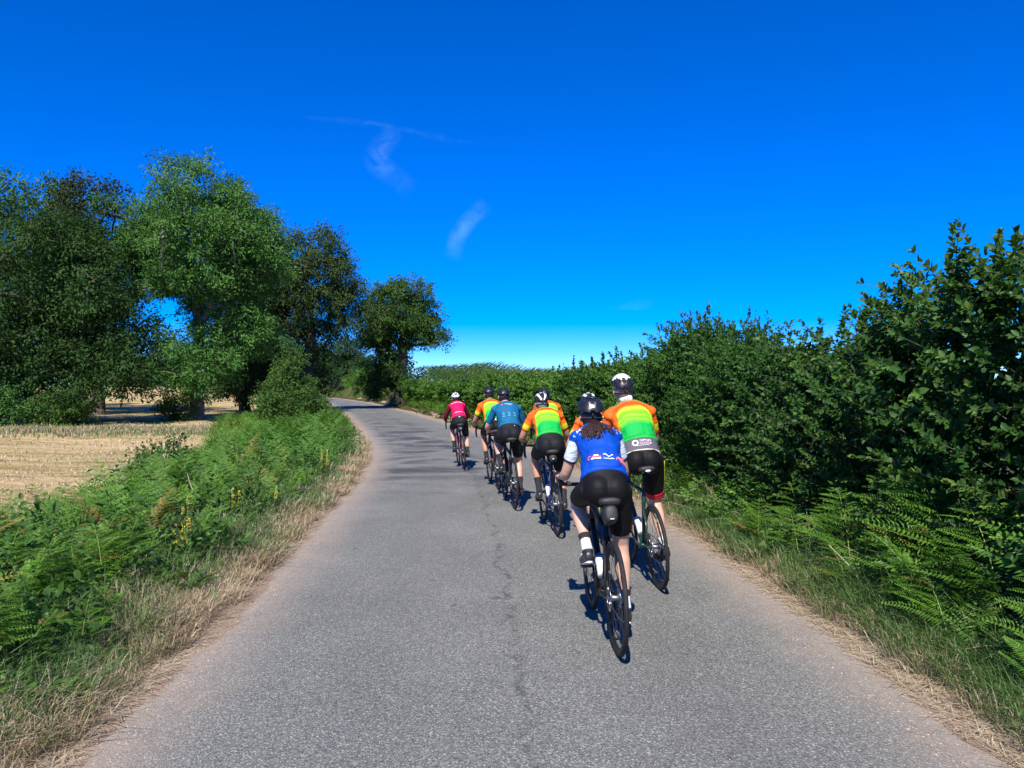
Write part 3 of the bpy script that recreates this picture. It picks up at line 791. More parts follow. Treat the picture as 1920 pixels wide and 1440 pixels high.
PIN_NEAR = [pinna_mesh(20, 60 + i, .16 + .12 * i).mesh('pinna', L_brack, False, True) for i in range(3)]
PIN_LOW = [pinna_mesh(4, 70 + i).arrays() for i in range(2)]
FR = [frond_layout(1.0, 9, 80 + i, .04 + .04 * i, .55 + .14 * i) for i in range(5)]
FR_LOW = [frond_layout(1.0, 6, 90 + i, .04 + .04 * i, .6 + .14 * i) for i in range(4)]
STEM = []
for st, _ in FR:
    STEM.append(MB().tube(st, np.linspace(.0065, .002, len(st)), 5).mesh('stem', stem_green))
FULL = []
for fi, (st, res) in enumerate(FR):
    mb = MB().tube(st, np.linspace(.0065, .002, len(st)), 4, cap=False)
    for q, (p, a, n_, ln) in enumerate(res):
        V, F, A_ = pinna_mesh(9, 200 + fi * 40 + q).arrays(); M = pmat(p, a, n_, ln)
        mb.add(V @ M[:3, :3].T + M[:3, 3], T=F[0], Q=F[1] if len(F) > 1 else None, var=A_)
    FULL.append(mb.mesh('fern_frond', L_brack, False, True))

def fern(x, y, h, yaw, lean, v, parts, label, group):
    z = float(hz(x, y)) - .03
    root = empty('bracken_fern', (x, y, z)) if parts else mobj('bracken_fern', FULL[v])
    root.location = (x, y, z); root.rotation_euler = (lean, 0, yaw); root.scale = (h, h, h)
    tag(root, label, 'fern', group)
    if parts:
        o = bpy.data.objects.new('stem', STEM[v]); COL.objects.link(o); o.parent = root
        for q, (p, a, n_, ln) in enumerate(FR[v][1]):
            o = bpy.data.objects.new('pinna', PIN_NEAR[(q + v) % 3]); o.matrix_basis = Matrix(pmat(p, a, n_, ln).tolist()); COL.objects.link(o); o.parent = root
    return root

def bracken():
    g = np.random.default_rng(99)
    pts = []
    def bed_outer(y): return np.interp(y, [2, 6, 10, 14, 20, 28, 40], [4.3, 4.5, 4.9, 5.4, 6.2, 7.4, 8.2])
    def bed_inner(y): return np.interp(y, [2, 5, 6.5, 9, 16, 22, 30, 40], [2.42, 2.44, 2.58, 2.62, 2.52, 2.4, 2.36, 2.36])
    n = 0
    y = 2.9
    while y < 41:
        w = bed_outer(y) - bed_inner(y)
        dens = np.interp(y, [3, 10, 20, 40], [14.5, 13, 9.5, 6])
        step = .25
        for _ in range(g.poisson(dens * w * step)):
            yy = y + g.uniform(0, step); t = -(bed_inner(yy) + w * g.random())
            h = np.interp(-t - bed_inner(yy), [0, .35, 1.2, w], [.38, .55, .68, .56]) * g.uniform(.62, 1.25)
            if yy < 5.6 and t < -3.6 and 4.9 < yy: h *= .8
            pts.append((float(rx(yy, t)), yy, h))
        y += step
    pts.sort(key=lambda p: p[0] ** 2 + p[1] ** 2)
    vis = [p for p in pts if p[1] * .70 > abs(p[0]) - .6]
    far = []
    cnt = 0
    for p in vis:
        lean = g.normal(-.05, .12); yaw = g.normal(.3, 1.1)
        if cnt < 75:
            fern(p[0], p[1], p[2], yaw, lean, int(g.integers(0, 5)), True, 'green bracken fern in the dense bed along the left verge', 'bracken ferns in the bed left of the road')
        elif cnt < 260:
            fern(p[0], p[1], p[2], yaw, lean, int(g.integers(0, 5)), False, 'green bracken fern in the dense bed along the left verge', 'bracken ferns in the bed left of the road')
        else: far.append(p)
        cnt += 1
    # right-hand ferns
    right = [(2.72, 5.5, 1.12, 1.2), (2.95, 5.2, 1.1, 2.2), (2.55, 5.1, .82, .6), (3.0, 4.6, 1.15, 1.8), (2.75, 4.4, .95, 2.6), (2.5, 4.5, .62, 1.4), (2.85, 4.1, 1.05, 1.2), (2.6, 5.9, .8, .9),
             (2.7, 6.3, .72, 2.0), (2.55, 6.7, .62, .4), (2.75, 7.1, .7, 1.5), (2.45, 5.6, .5, 2.4), (3.05, 3.9, 1.15, 1.0), (2.65, 3.9, .7, 2.8), (2.95, 5.9, .95, 1.6), (2.9, 4.9, 1.0, .5), (2.6, 4.8, .75, 3.0), (3.1, 4.3, 1.2, 2.2),
             (2.45, 3.7, .5, .9), (2.8, 3.5, .85, 2.0), (2.85, 5.35, .9, -.8), (2.62, 5.3, .7, 3.6), (2.9, 6.6, .75, .2), (2.5, 7.5, .5, 1.1), (2.7, 7.8, .55, 2.0), (2.78, 4.7, .85, 3.8), (2.92, 3.7, .95, 3.2)]
    for (t, yy, h, yaw) in right:
        fern(float(rx(yy, t)), yy, h * 1.02, -.3 + .4 * (yaw - 1.6) + g.normal(0, .7), g.normal(0, .12), int(g.integers(0, 5)), True, 'green bracken fern growing in front of the right hand hedge', 'bracken ferns under the right hand hedge')
    for k in range(40):
        yy = g.uniform(3.3, 8.5); t = 2.45 + .75 * g.random() ** .7
        fern(float(rx(yy, t)), yy, g.uniform(.45, .8) * np.interp(t, [2.4, 2.8, 3.2], [.6, 1, 1.15]), g.normal(-.3, 1.1), g.normal(0, .14), int(g.integers(0, 5)), False, 'green bracken fern growing in front of the right hand hedge', 'bracken ferns under the right hand hedge')
    yy = 8.4
    while yy < 52:
        for _ in range(g.poisson(np.interp(yy, [8, 16, 52], [3.0, 2.2, 1.4]))):
            y2 = yy + g.uniform(0, .3); t = 2.35 + .75 * g.random()
            far.append((float(rx(y2, t)), y2, g.uniform(.38, .62) * (1 + .5 * float(sm(16, 26, y2)))))
        yy += .3
    while yy < 114:
        for _ in range(g.poisson(5.0)):
            y2 = yy + g.uniform(0, 1.0); t = 2.3 + 2.6 * g.random()
            far.append((float(rx(y2, t)), y2, g.uniform(.7, 1.1)))
        yy += 1.0
    mb = MB()
    for p in far:
        st, res = FR_LOW[int(g.integers(0, 4))]
        yaw = g.uniform(-math.pi, math.pi); c, s_ = math.cos(yaw), math.sin(yaw)
        Rz = np.array([[c, -s_, 0], [s_, c, 0], [0, 0, 1]]); o3 = np.array((p[0], p[1], float(hz(p[0], p[1])) - .02))
        tone = g.normal(0, .12)
        for q, (pp, a, n_, ln) in enumerate(res):
            Vp, F, A_ = PIN_LOW[q % 2]; M = pmat(pp, a, n_, ln * 1.15)
            W = (Vp @ M[:3, :3].T + M[:3, 3]) * p[2]
            mb.add(W @ Rz.T + o3, T=F[0], var=np.clip(A_ + tone, 0, 1))
    o = mb.build('bracken', L_brack, None, False, True)
    tag(o, 'mass of bright green bracken lining both sides of the lane further on', 'bracken', kind='stuff')
bracken()

def weeds():
    """brambles, nettles and cleavers between the ferns"""
    g = np.random.default_rng(321); mb = MB()
    nc = 520
    y = 2.8 + g.exponential(7, nc); left = g.random(nc) < .6
    t = np.where(left, -(2.5 + 2.0 * g.random(nc)), 2.5 + .7 * g.random(nc) ** .7)
    h = np.where(left, g.uniform(.25, .72, nc), g.uniform(.15, .5, nc)); x = rx(y, t); z = hz(x, y)
    k = 34; i = np.repeat(np.arange(nc), k); n = len(i)
    u = g.random(n); off = g.normal(0, .11, (n, 2)) * (1 - .4 * u[:, None])
    P = np.stack([x[i] + off[:, 0], y[i] + off[:, 1], z[i] + h[i] * u], -1)
    s_ = g.uniform(.028, .065, nc)[i] * g.uniform(.7, 1.3, n) * (1 + .03 * y[i])
    add_leaves(mb, P, rdir(n, g) * .8 + np.concatenate([off * 6, np.full((n, 1), .1)], 1), rdir(n, g) * .5 + np.array((0, -.2, .9)), s_, s_ * .62, LEAF4, np.clip(g.normal(.4, .2, nc)[i] + g.normal(0, .1, n), 0, 1))
    tag(mb.build('weeds', L_dock, None, False, True), 'small leaved weeds and brambles between the ferns on both verges', 'weeds', kind='stuff')
weeds()

# ------------------------------------------------------------------ grass
def blades(g, X, Y, H, W, lean, var, mb, th=None):
    n = len(X)
    Z = hz(X, Y) - .01
    th = g.uniform(0, 2 * np.pi, n) if th is None else th
    d = np.stack([np.cos(th), np.sin(th), np.zeros(n)], -1)
    ph = th + np.pi / 2 + g.normal(0, .4, n); s_ = np.stack([np.cos(ph), np.sin(ph), np.zeros(n)], -1)
    b = np.stack([X, Y, Z], -1); up = np.array((0, 0, 1.0))
    l1 = lean * .35; l2 = lean
    p1 = b + up * (H * .55)[:, None] + d * (H * l1)[:, None]
    p2 = b + up * (H * np.maximum(.12, 1 - .35 * lean))[:, None] + d * (H * l2)[:, None]
    w = W[:, None]
    V = np.stack([b - s_ * w, b + s_ * w, p1 - s_ * w * .75, p1 + s_ * w * .75, p2], 1)
    F = np.array([(0, 1, 3), (0, 3, 2), (2, 3, 4)])[None] + (np.arange(n) * 5)[:, None, None]
    mb.add(V.reshape(-1, 3), T=F.reshape(-1, 3), var=np.repeat(var, 5))

def patch(x, y, s, k):
    return .5 + .5 * (np.sin(x * s + k) * np.cos(y * s * 1.3 + 2 * k) + .5 * np.sin(x * s * 2.3 + y * s * 1.9 + k)) / 1.5

def grass():
    g = np.random.default_rng(123)
    dry, gre = MB(), MB()
    # left verge: tussocks of dry grass
    def tuss(nc, ylo, ysc, tfun, hd, hg, fg, k=20):
        y = ylo + g.exponential(ysc, nc); y = y[y < 46]; nc = len(y); t = tfun(y, nc); x = rx(y, t)
        isg = g.random(nc) < fg(t, y, x)
        size = g.uniform(.6, 1.5, nc) * (1 + .35 * (patch(x, y, 3.1, 2) - .5))
        tone = np.clip(g.normal(.45, .16, nc) + .3 * (patch(x, y, 2.2, 1) - .5), 0, 1)
        for sel, mb, hh in ((~isg, dry, hd), (isg, gre, hg)):
            idx = np.repeat(np.where(sel)[0], k); m = len(idx)
            if not m: continue
            th = g.uniform(0, 2 * np.pi, m); r = .075 * size[idx] * np.sqrt(g.random(m)) * (1 + y[idx] * .03)
            X = x[idx] + np.cos(th) * r; Y = y[idx] + np.sin(th) * r
            H = hh(t[idx], y[idx]) * size[idx] * g.uniform(.45, 1.2, m)
            lean_ = np.abs(g.normal(.5, .3, m)) + r * 3.0
            blades(g, X, Y, H, (.0011 + .00040 * y[idx]) * g.uniform(.7, 1.3, m), lean_, np.clip(tone[idx] + g.normal(0, .13, m), 0, 1), mb, th + g.normal(0, .7, m))
    def tl(y, n): return -(2.06 + np.abs(g.normal(0, .36, n)) + .16 * patch(y * 2, y, 1.7, 3))
    tuss(3000, 2.3, 6.5, tl, lambda t, y: np.interp(-t, [1.9, 2.15, 2.6, 3.2], [.07, .13, .19, .24]), lambda t, y: np.interp(-t, [1.9, 2.2, 2.8], [.08, .16, .30]),
         lambda t, y, x: np.clip(np.interp(-t, [2.0, 2.25, 2.45, 2.75], [.06, .16, .48, .9]) + .8 * (patch(x, y, 1.6, 5) - .6), .02, .95))
    def trr(y, n): return 2.16 + np.abs(g.normal(0, .30, n)) + .12 * patch(y, y * 2, 1.9, 4)
    tuss(2500, 2.5, 6.0, trr, lambda t, y: np.interp(t, [1.9, 2.2, 2.5], [.05, .11, .18]), lambda t, y: np.interp(t, [2.0, 2.3, 2.7], [.10, .19, .32]),
         lambda t, y, x: np.clip(np.interp(t, [2.1, 2.25, 2.45, 2.9], [.05, .3, .85, .97]) + .4 * (patch(x, y, 2.0, 8) - .5), .02, .98))
    # fallen straw lying on the margin
    n = 9000; y = 2.4 + g.exponential(5, n); sd = g.random(n) < .5
    t = np.where(sd, 1.98 + np.abs(g.normal(0, .2, n)), -2.0 - np.abs(g.normal(0, .2, n)))
    x = rx(y, t); th = g.uniform(0, 2 * np.pi, n); d = np.stack([np.cos(th), np.sin(th), g.normal(.08, .06, n)], -1)
    P = np.stack([x, y, hz(x, y) + .012], -1)
    add_leaves(dry, P, d, np.tile((0, 0, 1.), (n, 1)), g.uniform(.04, .18, n), (.0022 + .0004 * y), LEAFF, np.clip(g.normal(.7, .2, n), 0, 1))
    # tall rough grass between the hay and the trees
    n = 15000; x = g.uniform(-34, -8.5, n); y = 31.5 + g.normal(0, 1.7, n) + .12 * (x + 20)
    k = lat(x, y) < -7.5; x, y = x[k], y[k]; n = len(x)
    blades(g, x, y, g.uniform(.05, .24, n), np.full(n, .016), np.abs(g.normal(.4, .25, n)), np.clip(g.normal(.38, .25, n), 0, 1), dry)
    n = 9000; x = g.uniform(-34, -8.5, n); y = 32 + g.normal(0, 2.0, n)
    k = lat(x, y) < -7; x, y = x[k], y[k]; n = len(x)
    blades(g, x, y, g.uniform(.06, .22, n), np.full(n, .02), np.abs(g.normal(.3, .2, n)), np.clip(g.normal(.5, .2, n), 0, 1), gre)
    # hay stubble in the near field
    n = 13000; y = 7 + g.exponential(9, n); t = -(4.7 + g.exponential(6, n)); x = rx(y, t); k = (y < 34) & (x > -y * .72 - 1); x, y = x[k], y[k]; n = len(x)
    blades(g, x, y, g.uniform(.03, .09, n) * (1 + y * .02), .002 + .0006 * y, np.abs(g.normal(.9, .5, n)), np.clip(g.normal(.66, .18, n), 0, 1), dry)
    k = g.random(n) < .22
    blades(g, x[k] + .1, y[k] + .05, g.uniform(.03, .08, k.sum()), .002 + .0006 * y[k], np.abs(g.normal(.7, .4, k.sum())), np.clip(g.normal(.5, .2, k.sum()), 0, 1), gre)
    tag(dry.build('dry_grass', L_dry, None, False, True), 'bleached straw coloured grass on the verges and field edge', 'grass', kind='stuff')
    tag(gre.build('green_grass', L_green, None, False, True), 'fresh green grass growing through the dry verges', 'grass', kind='stuff')
grass()

# ------------------------------------------------------------------ single plants on the verge
yellow_mat = basic('mullein_petal', (.74, .64, .12), .6, amt=.15)
stalk_mat = basic('mullein_stalk', (.20, .24, .10), .8, amt=.25)
def mullein(x, y, h, seed, label):
    g = np.random.default_rng(seed); z = float(hz(x, y)) - .02
    root = empty('mullein', (x, y, z)); tag(root, label, 'flower', 'yellow flower spikes on the left verge')
    ln = g.normal(0, .05, 2)
    u = np.linspace(0, 1, 8)
    P = np.stack([ln[0] * u * h, ln[1] * u * h, u * h], -1)
    MB().tube(P, np.linspace(.008, .003, 8), 6).build('stalk', stalk_mat, root)
    n = 150; v = .3 + .7 * g.random(n) ** .9; th = g.uniform(0, 6.3, n)
    C = np.stack([ln[0] * v * h, ln[1] * v * h, v * h], -1); d = np.stack([np.cos(th), np.sin(th), np.full(n, .35)], -1)
    fl = MB(); r = .0165 * (1.15 - .75 * v)
    for k in range(3):
        dd = d + g.normal(0, .35, (n, 3)); add_leaves(fl, C + d * .004, dd, rdir(n, g) + np.array((0, 0, .6)), r * 1.5, r * 1.1, LEAF2, g.random(n))
    tag(fl.build('blossom', yellow_mat, root, False, True), kind='stuff')
    for k in range(7):
        a = k * .9 + g.uniform(0, .5); ml = MB()
        add_leaves(ml, np.array([(0, 0, .05 + .05 * k * h)]), np.array([(math.cos(a), math.sin(a), .55)]), np.array([(-math.cos(a) * .4, -math.sin(a) * .4, 1.)]), np.array([.17 - .012 * k]), np.array([.06]), LEAF8, np.array([.5]))
        ml.build('leaf', L_dock, root, True, True)
def at_px(px, py, z=0.0):
    d = (CAM_H - z) * 1450 / (py - 725.0); return (px - 960) / 1450 * d, d
for i, (px, py, h, lab) in enumerate([(357, 1078, .50, 'tallest yellow mullein spike on the left verge'), (345, 1075, .42, 'yellow mullein spike just left of the tallest one'),
                                      (331, 1084, .32, 'short yellow mullein spike standing apart on the left'), (440, 1000, .32, 'yellow mullein spike halfway along the left verge'),
                                      (452, 992, .26, 'small yellow mullein spike beside the halfway one'), (515, 975, .30, 'yellow mullein spike further along the left verge'),
                                      (606, 905, .42, 'far yellow mullein spike near the road bend'), (614, 900, .38, 'farthest yellow mullein spike near the road bend')]):
    x, y = at_px(px, py); mullein(x, y, h * 1.25, 300 + i, lab)
def dock(px, py, s, nl, seed, label):
    g = np.random.default_rng(seed); x, y = at_px(px, py); z = float(hz(x, y)) - .01
    root = empty('dock_plant', (x, y, z)); tag(root, label, 'plant')
    for k in range(nl):
        a = k * 2.4 + g.uniform(0, .6); el = g.uniform(.35, 1.1); ml = MB()
        d = np.array((math.cos(a), math.sin(a), el)); o = g.normal(0, .05, 3) * s; o[2] = abs(o[2])
        add_leaves(ml, o[None], d[None], np.array([(-d[0] * el, -d[1] * el, 1.)]), np.array([.22 * s * g.uniform(.7, 1.2)]), np.array([.062 * s]), LEAF8, np.array([g.random()]))
        ml.build('leaf', L_dock, root, True, True)
dock(95, 1335, .95, 34, 401, 'leafy green dock plant at the bottom left of the verge')
dock(345, 1125, 1.1, 16, 402, 'low broad leaved plant below the yellow mullein spikes')
dock(25, 1300, .9, 18, 403, 'broad leaved plant at the very left edge of the verge')
dock(1790, 1255, .9, 14, 404, 'grey green leafy weed on the right verge')
dock(1870, 1275, 1.1, 14, 405, 'green nettle like weed at the right edge of the verge')

def stalk(name, pts, r, label, seed, mat=straw_mat):
    P = np.array(pts, float); n = 12; u = np.linspace(0, 1, n)
    # smooth through control points
    k = np.linspace(0, 1, len(P)); Q = np.stack([np.interp(u, k, P[:, i]) for i in range(3)], -1)
    Q[1:-1] = (Q[:-2] + 2 * Q[1:-1] + Q[2:]) / 4
    o = MB().tube(Q - Q[0], np.linspace(r, r * .45, n), 6).build(name, mat); o.location = Q[0]
    tag(o, label, 'stalk', 'pale dead stalks')
for i, (px, py, pts, lab) in enumerate([
        (175, 1090, [(0, 0, 0), (.1, .05, .2), (.24, .1, .36)], 'pale dead stalk slanting up in the dark left bracken'),
        (362, 1000, [(0, 0, 0), (.02, 0, .28), (-.06, .05, .42), (-.1, .1, .5)], 'bent whitish dead stalk above the left bracken'),
        (1640, 1145, [(0, 0, 0), (-.12, .1, .25), (-.25, .2, .4)], 'long pale dead stem leaning in the right bracken'),
        (1880, 1200, [(0, 0, 0), (-.1, .05, .22), (.08, .1, .36)], 'forked pale dead stem at the right edge'),
        (1905, 1230, [(0, 0, 0), (.05, .05, .3), (.08, .1, .5)], 'upright pale dead stem at the right edge')]):
    x, y = at_px(px, py); z = float(hz(x, y))
    stalk('dead_stalk', [(x + a, y + b, z + c) for a, b, c in pts], .006, lab, i)

# dead twigs in the shade under the hedge
def dead_twigs():
    g = np.random.default_rng(77); mb = MB()
    for k in range(260):
        y = g.uniform(4, 11); t = g.uniform(2.6, 3.05); x = float(rx(y, t)); z = float(hz(x, y))
        u = np.linspace(0, 1, 5); L = g.uniform(.2, .65); d = unit(np.array((g.normal(-.2, .4), g.normal(0, .5), 1.0)))
        P = np.array((x, y, z)) + d * (u * L)[:, None] + np.array((g.normal(0, .12), g.normal(0, .12), -.15)) * (u ** 2)[:, None]
        mb.tube(P, np.linspace(.0035, .0015, 5), 3, cap=False)
    tag(mb.build('dead_stems', straw_mat), 'tangle of dry stems along the foot of the right hand hedge', 'stems', kind='stuff')
dead_twigs()

# ------------------------------------------------------------------ maize crop behind the hedge
def maize():
    g = np.random.default_rng(55); mb = MB()
    P, A, N, L, W, V = [], [], [], [], [], []
    for row in range(8):
        y = 17.0
        while y < 66:
            t = 4.75 + row * .72
            yy = y + g.normal(0, .05); x = float(rx(yy, t)) + g.normal(0, .05); z = float(hz(x, yy)); h = g.uniform(1.4, 1.52)
            mb.tube([(x, yy, z), (x, yy, z + h * .6), (x + g.normal(0, .03), yy, z + h)], [.013, .011, .004], 4, cap=False, var=.5)
            nl = 7
            for k in range(nl):
                a = k * math.pi + g.normal(0, .5); P.append((x, yy, z + h * (.3 + .65 * k / nl)))
                A.append((math.cos(a), math.sin(a), 1.1 - .5 * g.random())); N.append((-math.cos(a), -math.sin(a), 1.0)); L.append(g.uniform(.4, .65)); W.append(.06); V.append(g.random())
            for k in range(1): # tassel
                a = g.uniform(0, 6.3); P.append((x, yy, z + h)); A.append((math.cos(a) * .35, math.sin(a) * .35, 1)); N.append((math.sin(a), math.cos(a), 0)); L.append(.2); W.append(.015); V.append(1.0)
            y += .24 + y * .006
    add_leaves(mb, np.array(P), np.array(A), np.array(N, float), np.array(L), np.array(W), LEAF2, np.array(V))
    tag(mb.build('maize', L_maize, None, False, True), 'green maize crop standing along the skyline behind the hedge', 'maize', kind='stuff')
maize()

# ------------------------------------------------------------------ thin high clouds
def cloud(name, label, pts, width, strength, seed):
    """a ribbon of ice cloud lying in a level layer high up, its course given by the directions it is seen in"""
    alt = 900.0; n, k = 48, 15
    P = np.array(pts, float); u = np.linspace(0, 1, n); kk = np.linspace(0, 1, len(P))
    px = np.interp(u, kk, P[:, 0]); py = np.interp(u, kk, P[:, 1])
    for _ in range(30):
        px[1:-1] = (px[:-2] + 2 * px[1:-1] + px[2:]) / 4; py[1:-1] = (py[:-2] + 2 * py[1:-1] + py[2:]) / 4
    v = np.linspace(-1, 1, k)
    tx, ty = np.gradient(px), np.gradient(py); L = np.hypot(tx, ty); nx, ny = -ty / L, tx / L
    PX = px[:, None] + nx[:, None] * v * width; PY = py[:, None] + ny[:, None] * v * width
    Z = alt + 10 * np.sin(u * 6 + seed)[:, None] * np.cos(v * 3)[None]
    Yw = (Z - CAM_H) * 1450 / (725 - PY); Xw = (PX - 960) / 1450 * Yw
    V = np.stack([Xw, Yw, Z], -1).reshape(-1, 3); c = V.mean(0)
    i = np.arange(n - 1)[:, None] * k; j = np.arange(k - 1)[None]
    Q = np.stack([i + j, i + j + 1, i + k + j + 1, i + k + j], -1).reshape(-1, 4)
    U, W_ = np.meshgrid(u, v, indexing='ij')
    fall = (1 - W_ ** 2) ** 1.6 * np.sin(np.pi * U) ** .7
    uvw = np.stack([PX / 40, PY / 40, fall], -1).reshape(-1, 3)
    m, nt, p, out = newmat('cirrus')
    at = nt.nodes.new('ShaderNodeAttribute'); at.attribute_name = 'uvw'
    sp = nt.nodes.new('ShaderNodeSeparateXYZ'); nt.links.new(at.outputs['Vector'], sp.inputs[0])
    cb = nt.nodes.new('ShaderNodeCombineXYZ'); nt.links.new(sp.outputs[0], cb.inputs[0]); nt.links.new(sp.outputs[1], cb.inputs[1]); cb.inputs[2].default_value = seed * 1.3
    nz = noisenode(nt, 1.1, 5, cb.outputs[0], .55, 1.2)
    r = rampnode(nt, [(.30, (0, 0, 0)), (.78, (1, 1, 1))]); nt.links.new(nz.outputs[0], r.inputs[0])
    a = mathnode(nt, 'MULTIPLY', mathnode(nt, 'MULTIPLY', r.outputs[0], sp.outputs[2]), strength, True)
    tr = nt.nodes.new('ShaderNodeBsdfTransparent'); tl = nt.nodes.new('ShaderNodeBsdfTranslucent'); tl.inputs['Color'].default_value = (.5, .86, 1, 1)
    ms = nt.nodes.new('ShaderNodeMixShader'); nt.links.new(a, ms.inputs[0]); nt.links.new(tr.outputs[0], ms.inputs[1]); nt.links.new(tl.outputs[0], ms.inputs[2])
    nt.links.new(ms.outputs[0], out.inputs['Surface'])
    o = mobj(name, np_mesh(name, V - c, [Q], [m], True, {'uvw': uvw})); o.location = c
    tag(o, label, 'cloud')
cloud('cirrus_cloud', 'thin curved wisp of cloud high above the road', [(742, 235), (728, 262), (694, 298), (725, 320), (778, 362)], 26, .07, 3)
cloud('cirrus_cloud', 'small bright wisp of cloud lower and to the right', [(915, 380), (880, 412), (858, 440), (846, 490)], 20, .12, 8)
cloud('cirrus_cloud', 'faint straight streak of cloud above the curved wisp', [(560, 215), (680, 228), (745, 242), (820, 258), (890, 264)], 9, .026, 5)
cloud('cirrus_cloud', 'faint low wisp of cloud over the hedge', [(1080, 604), (1140, 590), (1230, 566)], 16, .03, 6)

# ------------------------------------------------------------------ bicycles
rubber = basic('tyre_rubber', (.018, .018, .019), .75, amt=.25, spec=.3)
gumwall = basic('tan_tyre_wall', (.50, .40, .27), .7, amt=.1)
carbon = basic('black_carbon', (.012, .012, .013), .5, amt=.2, spec=.3)
matt_black = basic('matt_black', (.02, .02, .021), .6, amt=.2)
steel = basic('bright_steel', (.55, .55, .56), .3, metal=1.0, amt=.1)
alloy = basic('grey_alloy', (.30, .30, .31), .4, metal=.9, amt=.15)
white_plastic = basic('white_plastic', (.78, .78, .76), .4, amt=.06)
red_lamp = basic('red_lamp', (.55, .02, .02), .25, amt=.1)
bar_tape = basic('bar_tape', (.022, .022, .024), .85, amt=.3, bump=.002, bscale=250)
WR = .34

def wheel_meshes(tyre_mat):
    ty = MB().ring((0, 0, 0), .325, .0148, 56, 10).mesh('tyre', tyre_mat)
    # deep rim: closed profile swept round
    prof = [(.312, .0105), (.318, .0115), (.318, -.0115), (.312, -.0105), (.288, -.006), (.283, 0), (.288, .006)]
    seg = 48; a = np.linspace(0, 2 * np.pi, seg, endpoint=False); k = len(prof)
    V = np.array([[(w, r * math.cos(t), r * math.sin(t)) for (r, w) in prof] for t in a]).reshape(-1, 3)
    i = np.arange(seg)[:, None]; i2 = (i + 1) % seg; j = np.arange(k)[None]; j2 = (j + 1) % k
    Q = np.stack([i * k + j, i2 * k + j, i2 * k + j2, i * k + j2], -1).reshape(-1, 4)
    rim = MB().add(V, Q=Q).mesh('rim', carbon)
    hub = MB().tube([(-.05, 0, 0), (-.035, 0, 0), (-.034, 0, 0), (0, 0, 0), (.034, 0, 0), (.035, 0, 0), (.05, 0, 0)], [.011, .013, .026, .015, .026, .013, .011], 14).mesh('hub', alloy)
    sp = MB()
    for q in range(22):
        t = q / 22 * 2 * math.pi; sd = 1 if q % 2 else -1; t2 = t + (.35 if (q // 2) % 2 else -.35)
        sp.tube([(sd * .034, .025 * math.cos(t2), .025 * math.sin(t2)), (0, .286 * math.cos(t), .286 * math.sin(t))], .0013, 4, cap=False)
    sp = sp.mesh('spokes', matt_black)
    # brake disc with arms
    d = MB().ring((-.042, 0, 0), .072, .008, 32, 6, 'x', .0012)
    for q in range(6):
        t = q * math.pi / 3; d.tube([(-.042, .02 * math.cos(t), .02 * math.sin(t)), (-.042, .068 * math.cos(t + .4), .068 * math.sin(t + .4))], .003, 5)
    return dict(tyre=ty, rim=rim, hub=hub, spokes=sp, brake_disc=d.mesh('brake_disc', steel))
WHEEL = {'black': wheel_meshes(rubber)}
WHEEL['tan'] = dict(WHEEL['black'])
GUM = MB().ring((.006, 0, 0), .320, .010, 48, 6, 'x', .006).ring((-.006, 0, 0), .320, .010, 48, 6, 'x', .006).mesh('tyre_wall', gumwall)
CASS = MB()
for q in range(7): CASS.ring((.018 + q * .0038, 0, 0), .052 - q * .0042, .004, 26, 4, 'x', .0012)
CASS = CASS.mesh('cassette', steel)

def saddle_mesh():
    ys = np.array([-.135, -.12, -.08, -.02, .05, .11, .135]); w = np.array([.045, .066, .070, .048, .024, .018, .008]); zz = np.array([.012, .012, .008, .002, .0, -.004, -.008])
    h = np.array([.018, .024, .026, .022, .018, .014, .008])
    return MB().loft(np.stack([0 * ys, ys, zz - .012], -1), (1, 0, 0), (0, 0, 1), w, h, 16, True, .8).mesh('saddle', matt_black)
SADDLE = saddle_mesh()

